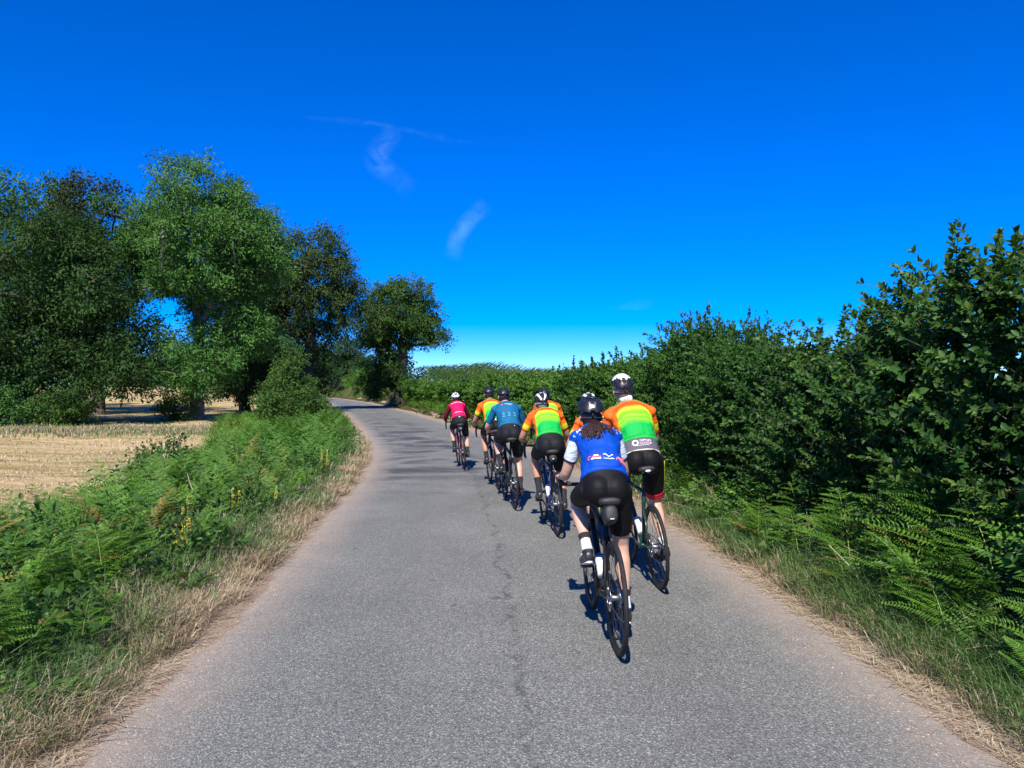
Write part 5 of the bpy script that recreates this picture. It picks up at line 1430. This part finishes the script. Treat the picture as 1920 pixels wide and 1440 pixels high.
def rider(label, M, geo, P):
    s = P.get('s', 1.0); g = np.random.default_rng(P.get('seed', 1))
    root = empty('person', mat=M); tag(root, label, 'person', 'riders of the cycling group')
    vox = P.get('vox', .009)
    fem = P.get('fem', False); bulk = P.get('bulk', 1.0) * .94
    sad, bb, barc = geo['sad'], geo['bb'], geo['barc']
    X = np.array((1., 0, 0))
    H = sad + np.array((P.get('sway', 0), .045, .085 * s))
    al = R(P.get('lean', 50)); tl = .50 * s * P.get('torso', 1.0)
    S = np.array((0, math.cos(al), math.sin(al))); B = np.array((0, -math.sin(al), math.cos(al)))
    tw = P.get('tilt', 0.0)
    S = unit(S + X * tw)
    def spine(u): return H + S * (tl * u) + B * (.045 * s * math.sin(min(max(u, 0), 1) * math.pi)) - B * .02
    hipw = (.158 if fem else .152) * s * bulk; waist = (.128 if fem else .140) * s * bulk; chest = (.145 if fem else .160) * s * bulk; sh = P.get('shw', .150 if fem else .168) * s
    # torso direction at the base turns upright so that the hips sit on the saddle
    us = [-.20, -.10, 0, .2, .42, .65, .85, .98, 1.08]
    ws = [.09 * s, hipw * .86, hipw, hipw * .94, waist, chest * .97, chest, chest * .88, .085 * s]
    ds = [.06 * s, .105 * s * bulk, .118 * s * bulk, .112 * s * bulk, .104 * s * bulk, .112 * s * bulk, .112 * s * bulk, .092 * s, .062 * s]
    def torso(mb, u0, u1, infl, seg=22):
        u = np.linspace(u0, u1, 14)
        C = np.array([spine(q) for q in u]); w = np.interp(u, us, ws) + infl; d = np.interp(u, us, ds) + infl
        Xs = np.repeat(unit(X - S * np.dot(X, S))[None], len(u), 0)
        mb.loft(C, Xs, B, w, d, seg, True, .9)
    Cc = spine(1.0)
    shl = {sx: spine(.885) + X * sx * sh - B * .008 for sx in (-1, 1)}
    nb_ = spine(1.08) + S * .01
    hy = P.get('head', (.0, .075, .125)); HC = nb_ + np.array(hy) * s * np.array((1, 1, .9))
    hp = R(P.get('pitch', 12)); hyaw = R(P.get('yaw', 0)); F = np.array((math.sin(hyaw) * math.cos(hp), math.cos(hyaw) * math.cos(hp), -math.sin(hp))); U = unit(np.array((P.get('roll', 0), math.sin(hp), math.cos(hp)))); F = unit(F - U * np.dot(F, U)); HX = np.cross(F, U)
    # limbs
    la, lf = .295 * s, .26 * s
    hands = {}; elbows = {}; wrists = {}
    for sx in (-1, 1):
        if P.get('hands', 'hoods') == 'hoods': w = barc + np.array((sx * .206, .03, .052)); kn = barc + np.array((sx * .206, .105, .050))
        else: w = barc + np.array((sx * .12, -.06, .045)); kn = barc + np.array((sx * .12, .008, .035))
        wrists[sx], hands[sx] = w, kn
        elbows[sx] = ik(shl[sx], w, la, lf, (sx * P.get('elbow', .6), -.35, -.75))
    lt, lc = P.get('thigh', .425) * s, .425 * s
    knees = {}; ankles = {}; toes = {}; hips = {}
    crank = P['crank']
    for sx in (-1, 1):
        e = sx * .172
        pz, py = e * math.cos(crank), e * math.sin(crank)
        ped = bb + np.array((sx * .112, py, pz))
        tip = P.get('heel', .12) + .12 * (pz / .172)
        fd = np.array((0, math.cos(tip), -math.sin(tip)))        # foot pointing direction
        up = np.array((0, math.sin(tip), math.cos(tip)))
        ball = ped + up * .022
        toes[sx] = (ball, fd, up)
        ankles[sx] = ball - fd * .115 * s + up * .075 * s
        hips[sx] = H + X * sx * .088 * s - S * .01 + np.array((0, .0, -.015))
        knees[sx] = ik(hips[sx], ankles[sx], lt, lc, (sx * P.get('kneeout', .12), 1, .35))
    T_ST = [(0, .088 * s * bulk), (.22, .082 * s * bulk), (.42, .062 * s), (.5, .052 * s), (.56, .050 * s), (.66, .056 * s), (.78, .044 * s), (.92, .031 * s), (1, .033 * s)]
    A_ST = [(0, .046 * s), (.25, .044 * s), (.5, .038 * s), (.6, .041 * s), (.8, .031 * s), (.97, .024 * s), (1, .024 * s)]
    # ---- body: one continuous surface
    mb = MB()
    torso(mb, -.19, 1.07, 0)
    for sx in (-1, 1):
        mb.ball(H + X * sx * .054 * s + np.array((0, -.036, -.035)) * s, (.086 * s, .090 * s, .10 * s))
        mb.ball(shl[sx], .048 * s)
        mb.tube([nb_ - S * .04, (nb_ + shl[sx]) / 2 - S * .016, shl[sx]], [.050 * s, .048 * s, .047 * s], 12)
        limb(mb, [hips[sx], knees[sx], ankles[sx]], T_ST)
        limb(mb, [shl[sx], elbows[sx], wrists[sx]], A_ST)
        ball, fd, up = toes[sx]
        mb.tube([ankles[sx], ankles[sx] - up * .03 + fd * .03, ball + fd * .05], [.034 * s, .034 * s, .022 * s], 10)
        mb.ball(ankles[sx] - up * .045 - fd * .02, .03 * s)
        # hand
        w, kn = wrists[sx], hands[sx]
        hd = unit(kn - w); hs_ = X * sx; hu = np.cross(hs_, hd) * sx
        hu = np.array((0, 0, 1.)) - hd * hd[2]; hu = unit(hu)
        mb.loft([w - hd * .01, w + hd * .03, kn], X, hu, [.026 * s, .034 * s, .038 * s], [.020 * s, .019 * s, .016 * s], 12)
        for q in range(4):
            o_ = kn + X * (-.030 + .020 * q) * s * sx
            ln = (.062, .072, .076, .066)[q if sx > 0 else q] * s
            d1 = unit(hd * .75 - hu * .55); d2 = unit(hd * .1 - hu * 1.0); d3 = unit(-hd * .55 - hu * .8)
            p1 = o_ + d1 * ln * .45; p2 = p1 + d2 * ln * .33; p3 = p2 + d3 * ln * .26
            mb.tube([o_ - hd * .02, o_, p1, p2, p3], [.009 * s, .0093 * s, .0088 * s, .0082 * s, .0068 * s], 8)
        o_ = w + hd * .03 - X * sx * .022 * s
        mb.tube([o_, o_ - X * sx * .022 * s + hd * .022 - hu * .006, o_ - X * sx * .024 * s + hd * .050 - hu * .022], [.0125 * s, .0105 * s, .0085 * s], 8)
    # neck and head
    mb.tube([spine(.98), nb_, HC - U * .06 * s - F * .018 * s], [.062 * s, .053 * s, .052 * s], 14)
    Mh = np.stack([HX, F, U], 1)
    mb.ball(HC, (.074 * s, .095 * s, .094 * s), M=Mh)
    mb.ball(HC + F * .03 * s - U * .055 * s, (.058 * s, .064 * s, .064 * s), M=Mh)
    mb.ball(HC + F * .062 * s - U * .095 * s, (.030 * s, .026 * s, .022 * s), M=Mh)
    mb.tube([HC + F * .090 * s - U * .005 * s, HC + F * .102 * s - U * .03 * s, HC + F * .109 * s - U * .045 * s, HC + F * .09 * s - U * .052 * s], [.008 * s, .011 * s, .014 * s, .010 * s], 8)
    mb.tube([HC + HX * .035 * s + F * .088 * s + U * .02 * s, HC + F * .094 * s + U * .018 * s, HC - HX * .035 * s + F * .088 * s + U * .02 * s], .008 * s, 8)
    mb.tube([HC + HX * .022 * s + F * .087 * s - U * .072 * s, HC + F * .096 * s - U * .071 * s, HC - HX * .022 * s + F * .087 * s - U * .072 * s], .007 * s, 8)
    for sx in (-1, 1): mb.ball(HC + HX * sx * .078 * s - U * .025 * s - F * .005 * s, (.010 * s, .019 * s, .031 * s), 12, 8, M=Mh)
    body = remesh(mb, vox, 6 if vox < .008 else 4, 'body', P['skin'])
    mobj('body', body, root)
    for sx in (-1, 1): MB().ball(HC + HX * sx * .032 * s + F * .082 * s + U * .0 * s, .0125 * s, 10, 8).build('eye', eye_mat, root)
    # ---- shorts
    mb = MB(); sl = P.get('short_len', .40)
    torso(mb, -.19, P.get('short_top', .22), .010)
    for sx in (-1, 1):
        mb.ball(H + X * sx * .054 * s + np.array((0, -.036, -.035)) * s, (.097 * s, .101 * s, .110 * s))
        limb(mb, [hips[sx], knees[sx], ankles[sx]], T_ST, .0100, u1=sl)
    shorts = remesh(mb, max(vox, .007), 30, 'shorts', P['shorts'])
    so = mobj('shorts', shorts, root)
    if P.get('gripper'):
        for sx in (-1, 1):
            mb = MB(); limb(mb, [hips[sx], knees[sx], ankles[sx]], T_ST, .0125, u0=sl - .055, u1=sl + .004); mb.build('leg_gripper', P['gripper'], so)
    if P.get('waistband'):
        mb = MB(); torso(mb, .0, .25, .0150); mb.build('waistband', P['waistband'], so)
        mb = MB(); torso(mb, -.012, .0, .0175); mb.build('piping', C_cream, so)
        for sx in (-1, 1):   # coloured side panels
            a0 = knees[sx] - hips[sx]
            pts = [hips[sx] + a0 * u + X * sx * (np.interp(u * .5, [q[0] for q in T_ST], [q[1] for q in T_ST]) + .004) for u in np.linspace(.08, .82, 8)]
            MB().tube(pts, .012, 8, flat=.5).build('side_stripe', C_yel, so)
    # ---- jersey
    mb = MB(); jt = P.get('hem', .12)
    torso(mb, jt, 1.075, .0165)
    for sx in (-1, 1):
        mb.ball(shl[sx], .057 * s)
        mb.tube([nb_ - S * .035, (nb_ + shl[sx]) / 2 - S * .004, shl[sx]], [.062 * s, .060 * s, .057 * s], 12)
    mb.tube([spine(.98), nb_, nb_ + (HC - nb_) * .22], [.068 * s, .060 * s, .056 * s], 16)
    jer = remesh(mb, max(vox, .007), 6, 'jersey', P['jersey'])
    V = co(jer); rel = V - H
    # cloth folds
    nv = np.empty(len(V) * 3, np.float32); jer.vertices.foreach_get('normal', nv); nv = nv.reshape(-1, 3)
    amp = np.array([mnoise.noise(Vector((v[0] * 7, v[1] * 16 + v[0] * 5, v[2] * 16 - abs(v[0]) * 9 + P.get('seed', 1)))) for v in V]) * .0085 + np.array([mnoise.noise(Vector((v[0] * 3, v[1] * 9, v[2] * 30 + v[0] * 12))) for v in V]) * .0025
    # three stuffed back pockets with stitched edges
    tq = (rel @ S / tl - jt) / (1.1 - jt); back = np.clip((nv @ B) * 1.5, 0, 1); xq = rel[:, 0] / (chest * .8)
    pk = np.clip((.36 - tq) / .05, 0, 1) * np.clip(tq / .06, 0, 1) * back * np.clip((1 - np.abs(xq)) * 6, 0, 1)
    amp = amp + pk * (.006 + .008 * np.abs(np.cos(xq * 1.5 * math.pi)) ** .5) * np.array([.7 + .6 * mnoise.noise(Vector((round(v * 1.5) * 3.1, P.get('seed', 1), 0))) for v in xq])
    V2 = V + nv * amp[:, None]; jer.vertices.foreach_set('co', V2.astype(np.float32).ravel())
    tt = (rel @ S / tl - jt) / (1.1 - jt); xx = rel[:, 0] / (chest * 1.02)
    set_vec(jer, 'st', np.stack([xx, tt, rel @ B], -1))
    jer.update()
    jo = mobj('jersey', jer, root)
    # hem band
    mb = MB(); torso(mb, jt - .015, jt + .03, .0195); mb.build('hem', P.get('hem_mat', P['jersey'] if P['jersey'] is not C_rain else C_green), jo)
    # pocket seams
    ln = P.get('sleeve', .36)
    for sx in (-1, 1):
        mb = MB(); limb(mb, [shl[sx] - unit(elbows[sx] - shl[sx]) * .03, elbows[sx], wrists[sx]], [(u, r * (1.0 if u > .02 else .9)) for u, r in A_ST], .0085, u1=ln)
        sl_ = remesh(mb, max(vox, .007), 3, 'sleeve', P['sleeve_mat'])
        V = co(sl_); d = unit(elbows[sx] - shl[sx]); L1 = np.linalg.norm(elbows[sx] - shl[sx])
        if ln > .6: t_ = (V - shl[sx]) @ unit(wrists[sx] - shl[sx]) / np.linalg.norm(wrists[sx] - shl[sx])
        else: t_ = (V - shl[sx]) @ d / (L1 * ln * 1.95)
        set_vec(sl_, 'st', np.stack([np.zeros(len(V)), np.clip(t_, 0, 1), np.zeros(len(V))], -1))
        mobj('sleeve', sl_, jo)
    # ---- socks, shoes, gloves
    for sx in (-1, 1):
        mb = MB(); limb(mb, [hips[sx], knees[sx], ankles[sx]], T_ST, .004, u0=P.get('sock', .84), u1=1.0)
        k_ = mb.build('sock', P['sock_mat'], root)
        if P.get('sock_cuff'):
            mb = MB(); limb(mb, [hips[sx], knees[sx], ankles[sx]], T_ST, .0055, u0=P['sock'] - .005, u1=P['sock'] + .045); mb.build('cuff', P['sock_cuff'], k_)
        ball, fd, up = toes[sx]
        us_ = np.array([-.185, -.175, -.13, -.08, -.03, .03, .07, .092]) * s
        cw = np.array([.020, .030, .033, .034, .040, .044, .036, .012]) * s; chh = np.array([.020, .036, .043, .038, .030, .025, .019, .008]) * s
        cz = np.array([.030, .034, .044, .036, .022, .014, .010, .006]) * s
        C = np.array([ball + fd * u + up * z for u, z in zip(us_, cz)])
        sho = MB().loft(C, X, up, cw, chh, 16, True, .85)
        sho.tube([ankles[sx] + (knees[sx] - ankles[sx]) * .02, ankles[sx] - up * .03], [.038 * s, .040 * s], 12)
        me = remesh(sho, .006, 4, 'shoe', P['shoe']); sh_o = mobj('shoe', me, root)
        so_ = MB().loft([ball + fd * u - up * .016 + up * zz for u, zz in zip((-.18 * s, -.13 * s, -.05 * s, .04 * s, .092 * s), (.012, .008, .004, 0, .006))], X, up, np.array([.02, .031, .032, .043, .014]) * s, [.007] * 5, 12)
        so_.build('sole', P.get('sole', matt_black), sh_o)
        MB().tube([ball - fd * .05 * s + up * .048 * s + X * .036, ball - fd * .05 * s + up * .060 * s, ball - fd * .05 * s + up * .048 * s - X * .036], .006, 6).build('strap', P.get('sole', matt_black), sh_o)
        if P.get('gloves'):
            w, kn = wrists[sx], hands[sx]; hd = unit(kn - w); hu = unit(np.array((0, 0, 1.)) - hd * hd[2])
            MB().loft([w - hd * .015, w + hd * .03, kn + hd * .012], X, hu, [.029 * s, .038 * s, .042 * s], [.024 * s, .023 * s, .020 * s], 14).build('glove', P['gloves'], root)
    # ---- head gear and hair
    hm = helmet(root, HC + U * .012 * s, F, U, s, P['helmet'], P.get('rib'), P.get('vents', 'road'), P.get('hk', 1.0))
    hair = P.get('hair', hair_dark)
    mb = MB().ball(HC - F * .018 * s - U * .02 * s, (.076 * s, .083 * s, .082 * s), M=Mh)
    if not P.get('ponytail'):
        mb.build('hair', hair, root)
    else:
        mb.build('hair', hair, root)
        g2 = np.random.default_rng(5); hb = MB()
        p0 = HC - F * .095 * s - U * .055 * s
        n = 420
        for q in range(n):
            a_ = g2.uniform(-1, 1); b_ = g2.normal(0, 1)
            # strands spread over the upper back in the wind
            ln_ = (.13 + .11 * g2.random()) * (1.15 if a_ < -.4 else 1.0)
            tip = p0 + X * (-.006 + .085 * a_ * abs(a_) ** .4 + .012 * b_) + S * -(ln_ * (1 - .25 * abs(a_))) + B * (.012 + .02 * g2.random()) - F * .02
            m1 = p0 + X * (.018 * a_ + g2.normal(0, .007)) - F * .030 - S * (.05 + .02 * g2.random()) + B * .020
            u = np.linspace(0, 1, 8)[:, None]
            c_ = (1 - u) ** 2 * p0 + 2 * u * (1 - u) * m1 + u * u * tip
            c_ = c_ + np.sin(u * 4 + q) * X * .003
            hb.tube(c_, np.linspace(.0042, .0014, 8), 4, flat=.6)
        pt = hb.build('ponytail', hair, root)
        # keep it outside the cloth
        bv = BVHTree.FromObject(jo, bpy.context.evaluated_depsgraph_get())
        V = co(pt.data)
        for i, v in enumerate(V):
            hit = bv.find_nearest(Vector(v.tolist()))
            if hit[0] is not None:
                d_ = (Vector(v.tolist()) - hit[0]).dot(hit[1])
                if d_ < .008: V[i] = (hit[0] + hit[1] * (.008 + .004 * g2.random()))[:]
        pt.data.vertices.foreach_set('co', V.ravel()); pt.data.update()
    if P.get('neckwarmer'):
        MB().tube([nb_ - (HC - nb_) * .05, nb_ + (HC - nb_) * .35, nb_ + (HC - nb_) * .55], [.064 * s, .062 * s, .063 * s], 18).build('neck_scarf', P['neckwarmer'], root)
    # ---- prints
    dg = bpy.context.evaluated_depsgraph_get(); dg.update()
    bj = BVHTree.FromPolygons([v.co[:] for v in jer.vertices], [p.vertices[:] for p in jer.polygons])
    for (VT, nm, mat, u, dx, rot) in P.get('prints', []):
        decal(bj, spine(u), S, B, VT, nm, mat, jo, dx, 0, rot)
    if P.get('short_prints'):
        tgt = so
        mbw = MB(); torso(mbw, -.1, .25, .0150); V_, F_, _ = mbw.arrays()
        allf = [f.tolist() for arr in F_ for f in arr]
        bs = BVHTree.FromPolygons(V_.tolist(), allf)
        bs2 = BVHTree.FromPolygons([v.co[:] for v in shorts.vertices], [p.vertices[:] for p in shorts.polygons])
        for (VT, nm, mat, u, dx, rot) in P['short_prints']:
            decal(bs if P.get('waistband') else bs2, spine(u), S, B, VT, nm, mat, so, dx, 0, rot, .004)
    return root
C_green = cloth('green_hem', (.02, .42, .06), .7, .05)

# ------------------------------------------------------------------ the riding group
def place(x, y, head, lean):
    z = float(hz(x, y)) + .006
    return Matrix.Translation((x, y, z)) @ Matrix.Rotation(R(head), 4, 'Z') @ Matrix.Rotation(R(lean), 4, 'Y') @ Matrix.Scale(.97, 4)
fr_black = carbon
fr_green = basic('dark_green_frame', (.010, .040, .022), .25, amt=.1, coat=.6)
fr_red = basic('dark_red_frame', (.30, .012, .02), .25, amt=.1, coat=.6)
fr_navy = basic('navy_frame', (.012, .03, .11), .25, amt=.1, coat=.6)
fr_redb = basic('red_panel', (.50, .02, .05), .3, amt=.1, coat=.5)
fr_olive = basic('olive_frame', (.045, .085, .03), .3, amt=.1, coat=.5)
blue_bottle = basic('blue_bottle', (.06, .16, .42), .35, amt=.05); white_bottle = basic('white_bottle', (.72, .74, .76), .35, amt=.05)
scarf = stripes('patterned_scarf', [(0, (.7, .7, .7)), (1, (.7, .7, .7))]); 
def scarf_mat():
    m, nt, p, out = newmat('patterned_neck_scarf'); tc = nt.nodes.new('ShaderNodeTexCoord'); n = noisenode(nt, 42, 3, tc.outputs['Object'])
    r = rampnode(nt, [(.40, (.10, .09, .13)), (.5, (.62, .60, .66)), (.6, (.78, .77, .78))]); nt.links.new(n.outputs[0], r.inputs[0]); nt.links.new(r.outputs[0], p.inputs['Base Color']); p.inputs['Roughness'].default_value = .85
    return m
SC = scarf_mat()

# nearest: blue gilet
M1 = place(.615, 4.52, 3.0, -1.6)
b, geo = bicycle('black road bike with saddle bag under the nearest rider in blue', M1, .905, fr_black, bag='big', crank=R(188))
water_bottle('white and blue bottle on the nearest black bike', M1, geo, white_bottle, blue_bottle)
sun_v, sun_t = disc2(.036, .036, 26, R(-15), R(195))
rider('rider with brown ponytail and black helmet in a royal blue gilet, nearest', M1, geo, dict(
    s=.95, fem=True, shw=.136, elbow=.25, vox=.006, lean=43, crank=R(188), skin=skin_pale, shorts=C_short, jersey=C_blue, sleeve_mat=C_white_sl, sleeve=.36, hem=.10, hem_mat=C_blue, short_len=.395,
    sock_mat=C_sock_w, sock=.86, sock_cuff=C_sock_b, shoe=shoe_black, sole=shoe_white, helmet=(helmet_black, alloy), rib='mark', vents='top', hair=hair_brown, ponytail=True, hk=1.06, pitch=8, head=(-.012, .06, .105), seed=3, bulk=1.0,
    prints=[(text_mesh('MO', .040, bold=.0008), 'lettering', print_white, .90, -.105, .12), (text_mesh('ER', .040, bold=.0008), 'lettering', print_white, .90, .118, -.12),
            (text_mesh('C', .026), 'lettering', print_white, .80, -.115, 0), (text_mesh('Z', .026), 'lettering', print_white, .80, .125, -.3),
            (rect2(.060, .012), 'logo', print_white, .245, -.052, -.02), (rect2(.054, .010), 'logo', print_red, .272, -.050, -.02), (rect2(.030, .010), 'logo', print_white, .297, -.052, -.02), (disc2(.011, .014, 14, R(30), R(300), .45), 'logo', print_red, .272, -.092, 0),
            (wave2(.062, .007, .006), 'logo', print_white, .285, .025, -.05), (text_mesh('Louisville', .0185, bold=.0004), 'lettering', print_white, .235, .027, -.05),
            ((sun_v, sun_t), 'logo', print_coral, .215, .108, -.12), (rect2(.040, .003), 'logo', print_red, .225, .108, -.12), (rect2(.050, .002), 'logo', print_red, .20, .108, -.12)]))

# tall man on the right
M2 = place(1.145, 6.02, 4.6, -4.6)
b, geo = bicycle('dark green road bike under the tall rider on the right', M2, .955, fr_green, crank=R(235), lamp='white', size=1.1)
gear_v, gear_t = disc2(.024, .024, 33, 0, 2 * math.pi, .62)
gear_v = gear_v.copy(); gear_v[:33][::2] *= 1.14
water_bottle('white bottle on the dark green bike', M2, geo, white_bottle, white_plastic)
rider('tall rider in rainbow jersey and white topped helmet, rightmost', M2, geo, dict(
    s=1.03, vox=.0065, lean=51, crank=R(235), skin=skin_pale, shorts=C_short, jersey=C_rain, sleeve_mat=C_rain_sl, sleeve=.40, hem=.21, short_len=.42, gripper=C_red, waistband=C_grey, short_top=.25,
    sock_mat=C_sock_w, sock=.90, shoe=shoe_black, helmet=(helmet_black, helmet_white), rib='crown', vents='few', hair=hair_grey, neckwarmer=SC, pitch=0, head=(-.02, .045, .15), seed=5, heel=.2, bulk=1.03,
    prints=[], short_prints=[((gear_v, gear_t), 'logo', print_white, .115, -.055, 0), (text_mesh('CAPTAIN', .023, bold=.0003), 'lettering', print_white, .145, .03, 0), (text_mesh('COOKIE', .028, bold=.0006), 'lettering', print_pink, .098, .03, 0), (rect2(.11, .003), 'logo', print_white, .065, .005, 0)]))

# rider hidden behind the nearest two
M3 = place(.93, 7.25, 5.0, -2.0)
b, geo = bicycle('olive green bike half hidden behind the nearest rider', M3, .885, fr_olive, crank=R(20))
rider('rider in rainbow jersey mostly hidden behind the nearest rider', M3, geo, dict(
    s=.96, vox=.009, lean=43, crank=R(20), skin=skin_mid, shorts=C_short, jersey=C_rain, sleeve_mat=C_rain_sl, sock_mat=C_sock_b, shoe=shoe_black, gloves=glove_mat, helmet=(helmet_black, helmet_white), rib='stripes', head=(-.03, .07, .14), seed=7))

# black and white striped helmet
M4 = place(.475, 8.12, 6.0, -2.0)
b, geo = bicycle('navy road bike with small saddle bag under the striped helmet rider', M4, .90, fr_navy, bag='small', crank=R(258), front_tyre='tan', lamp='grey')
water_bottle('white bottle on the navy bike', M4, geo, white_bottle, white_bottle)
rider('rider in rainbow jersey with black and white striped helmet in mid group', M4, geo, dict(
    s=.97, vox=.008, lean=43, crank=R(258), skin=skin_tan, shorts=C_dark, jersey=C_rain, sleeve_mat=C_rain_sl, hem=.13, sock_mat=C_sock_b, sock=.80, shoe=shoe_black, gloves=glove_mat, helmet=(helmet_black, helmet_white), rib='stripes', hair=hair_grey, pitch=14, head=(-.015, .075, .10), seed=9, bulk=1.04))

# black helmet, right, further on
M5 = place(.66, 11.3, 8.0, -2.0)
b, geo = bicycle('black bike mostly hidden behind the striped helmet rider', M5, .91, fr_black, crank=R(100))
rider('rider in rainbow jersey with plain black helmet just behind the striped helmet rider', M5, geo, dict(
    s=.98, vox=.010, lean=46, crank=R(100), skin=skin_mid, shorts=C_dark, jersey=C_rain, sleeve_mat=C_rain_sl, sock_mat=C_sock_b, shoe=shoe_black, helmet=(helmet_black, helmet_black), hair=hair_dark, seed=11, head=(-.02, .07, .13)))

# teal jersey
M6 = place(.035, 9.87, 8.0, -1.5)
b, geo = bicycle('black road bike under the rider in teal', M6, .91, fr_black, crank=R(215))
lines = []
for q, xx in enumerate((-.075, .0, .075)):
    for k in range(3): lines.append((rect2(.034, .006, 4), 'logo', print_aqua, .36 + .065 * k, xx, .05))
rider('rider in plain teal jersey with black helmet', M6, geo, dict(
    s=.98, vox=.009, lean=46, crank=R(215), skin=skin_pale, shorts=C_dark, jersey=C_teal, sleeve_mat=C_teal, sleeve=.42, hem=.14, sock_mat=C_sock_b, sock=.80, sock_cuff=C_sock_b, shoe=shoe_black, helmet=(helmet_black, helmet_black), hair=hair_dark, seed=13, head=(-.015, .07, .125), bulk=1.02,
    prints=lines + [(disc2(.014, .014), 'logo', print_red, .83, -.075, 0), (text_mesh('CYCLING', .024, bold=.0006), 'lettering', print_white, .845, .012, 0), (text_mesh('COACH', .016), 'lettering', print_white, .80, .03, 0)],
    short_prints=[(rect2(.006, .014, 3), 'logo', print_white, .06, .055, 0)]))

# rainbow jersey on the left, beside teal
M7 = place(-.20, 11.7, 9.5, -2.0)
b, geo = bicycle('black and red road bike beside the rider in teal', M7, .91, fr_black, crank=R(240), accent=fr_redb)
rider('rider in rainbow jersey with glossy black helmet left of the teal rider', M7, geo, dict(
    s=.98, vox=.010, lean=47, crank=R(240), skin=skin_tan, shorts=C_short, jersey=C_rain, sleeve_mat=C_rain_sl, hem=.13, sock_mat=C_sock_b, sock=.88, shoe=shoe_black, gloves=glove_mat, helmet=(helmet_black, helmet_black), vents='few', hair=hair_dark, seed=15, head=(-.01, .06, .13),
    short_prints=[(text_mesh('LAVA', .045, bold=.001), 'lettering', print_white, .07, -.02, 0)]))

# pink gilet, front of the group
M8 = place(-.895, 14.5, 10.0, -4.0)
b, geo = bicycle('dark red road bike at the front of the group', M8, .87, fr_red, crank=R(255), bag='small', lamp='grey')
rider('small rider in bright pink gilet with maroon sleeves and white helmet', M8, geo, dict(
    s=.90, fem=True, vox=.010, lean=46, crank=R(255), skin=skin_pale, shorts=C_dark, jersey=C_pink, sleeve_mat=C_maroon, sleeve=.96, hem=.10, short_len=.43, sock_mat=C_sock_b, sock=.84, shoe=shoe_black, gloves=glove_mat, helmet=(helmet_white, helmet_black), rib=None, hair=hair_brown, seed=17, head=(0, .06, .11),
    prints=[(text_mesh('RACING TEAM', .034, bold=.001), 'lettering', print_white, .86, 0, 0), (rect2(.22, .007), 'logo', print_white, .26, .02, 0)], short_prints=[(rect2(.04, .008, 4), 'logo', print_white, .03, 0, 0)]))
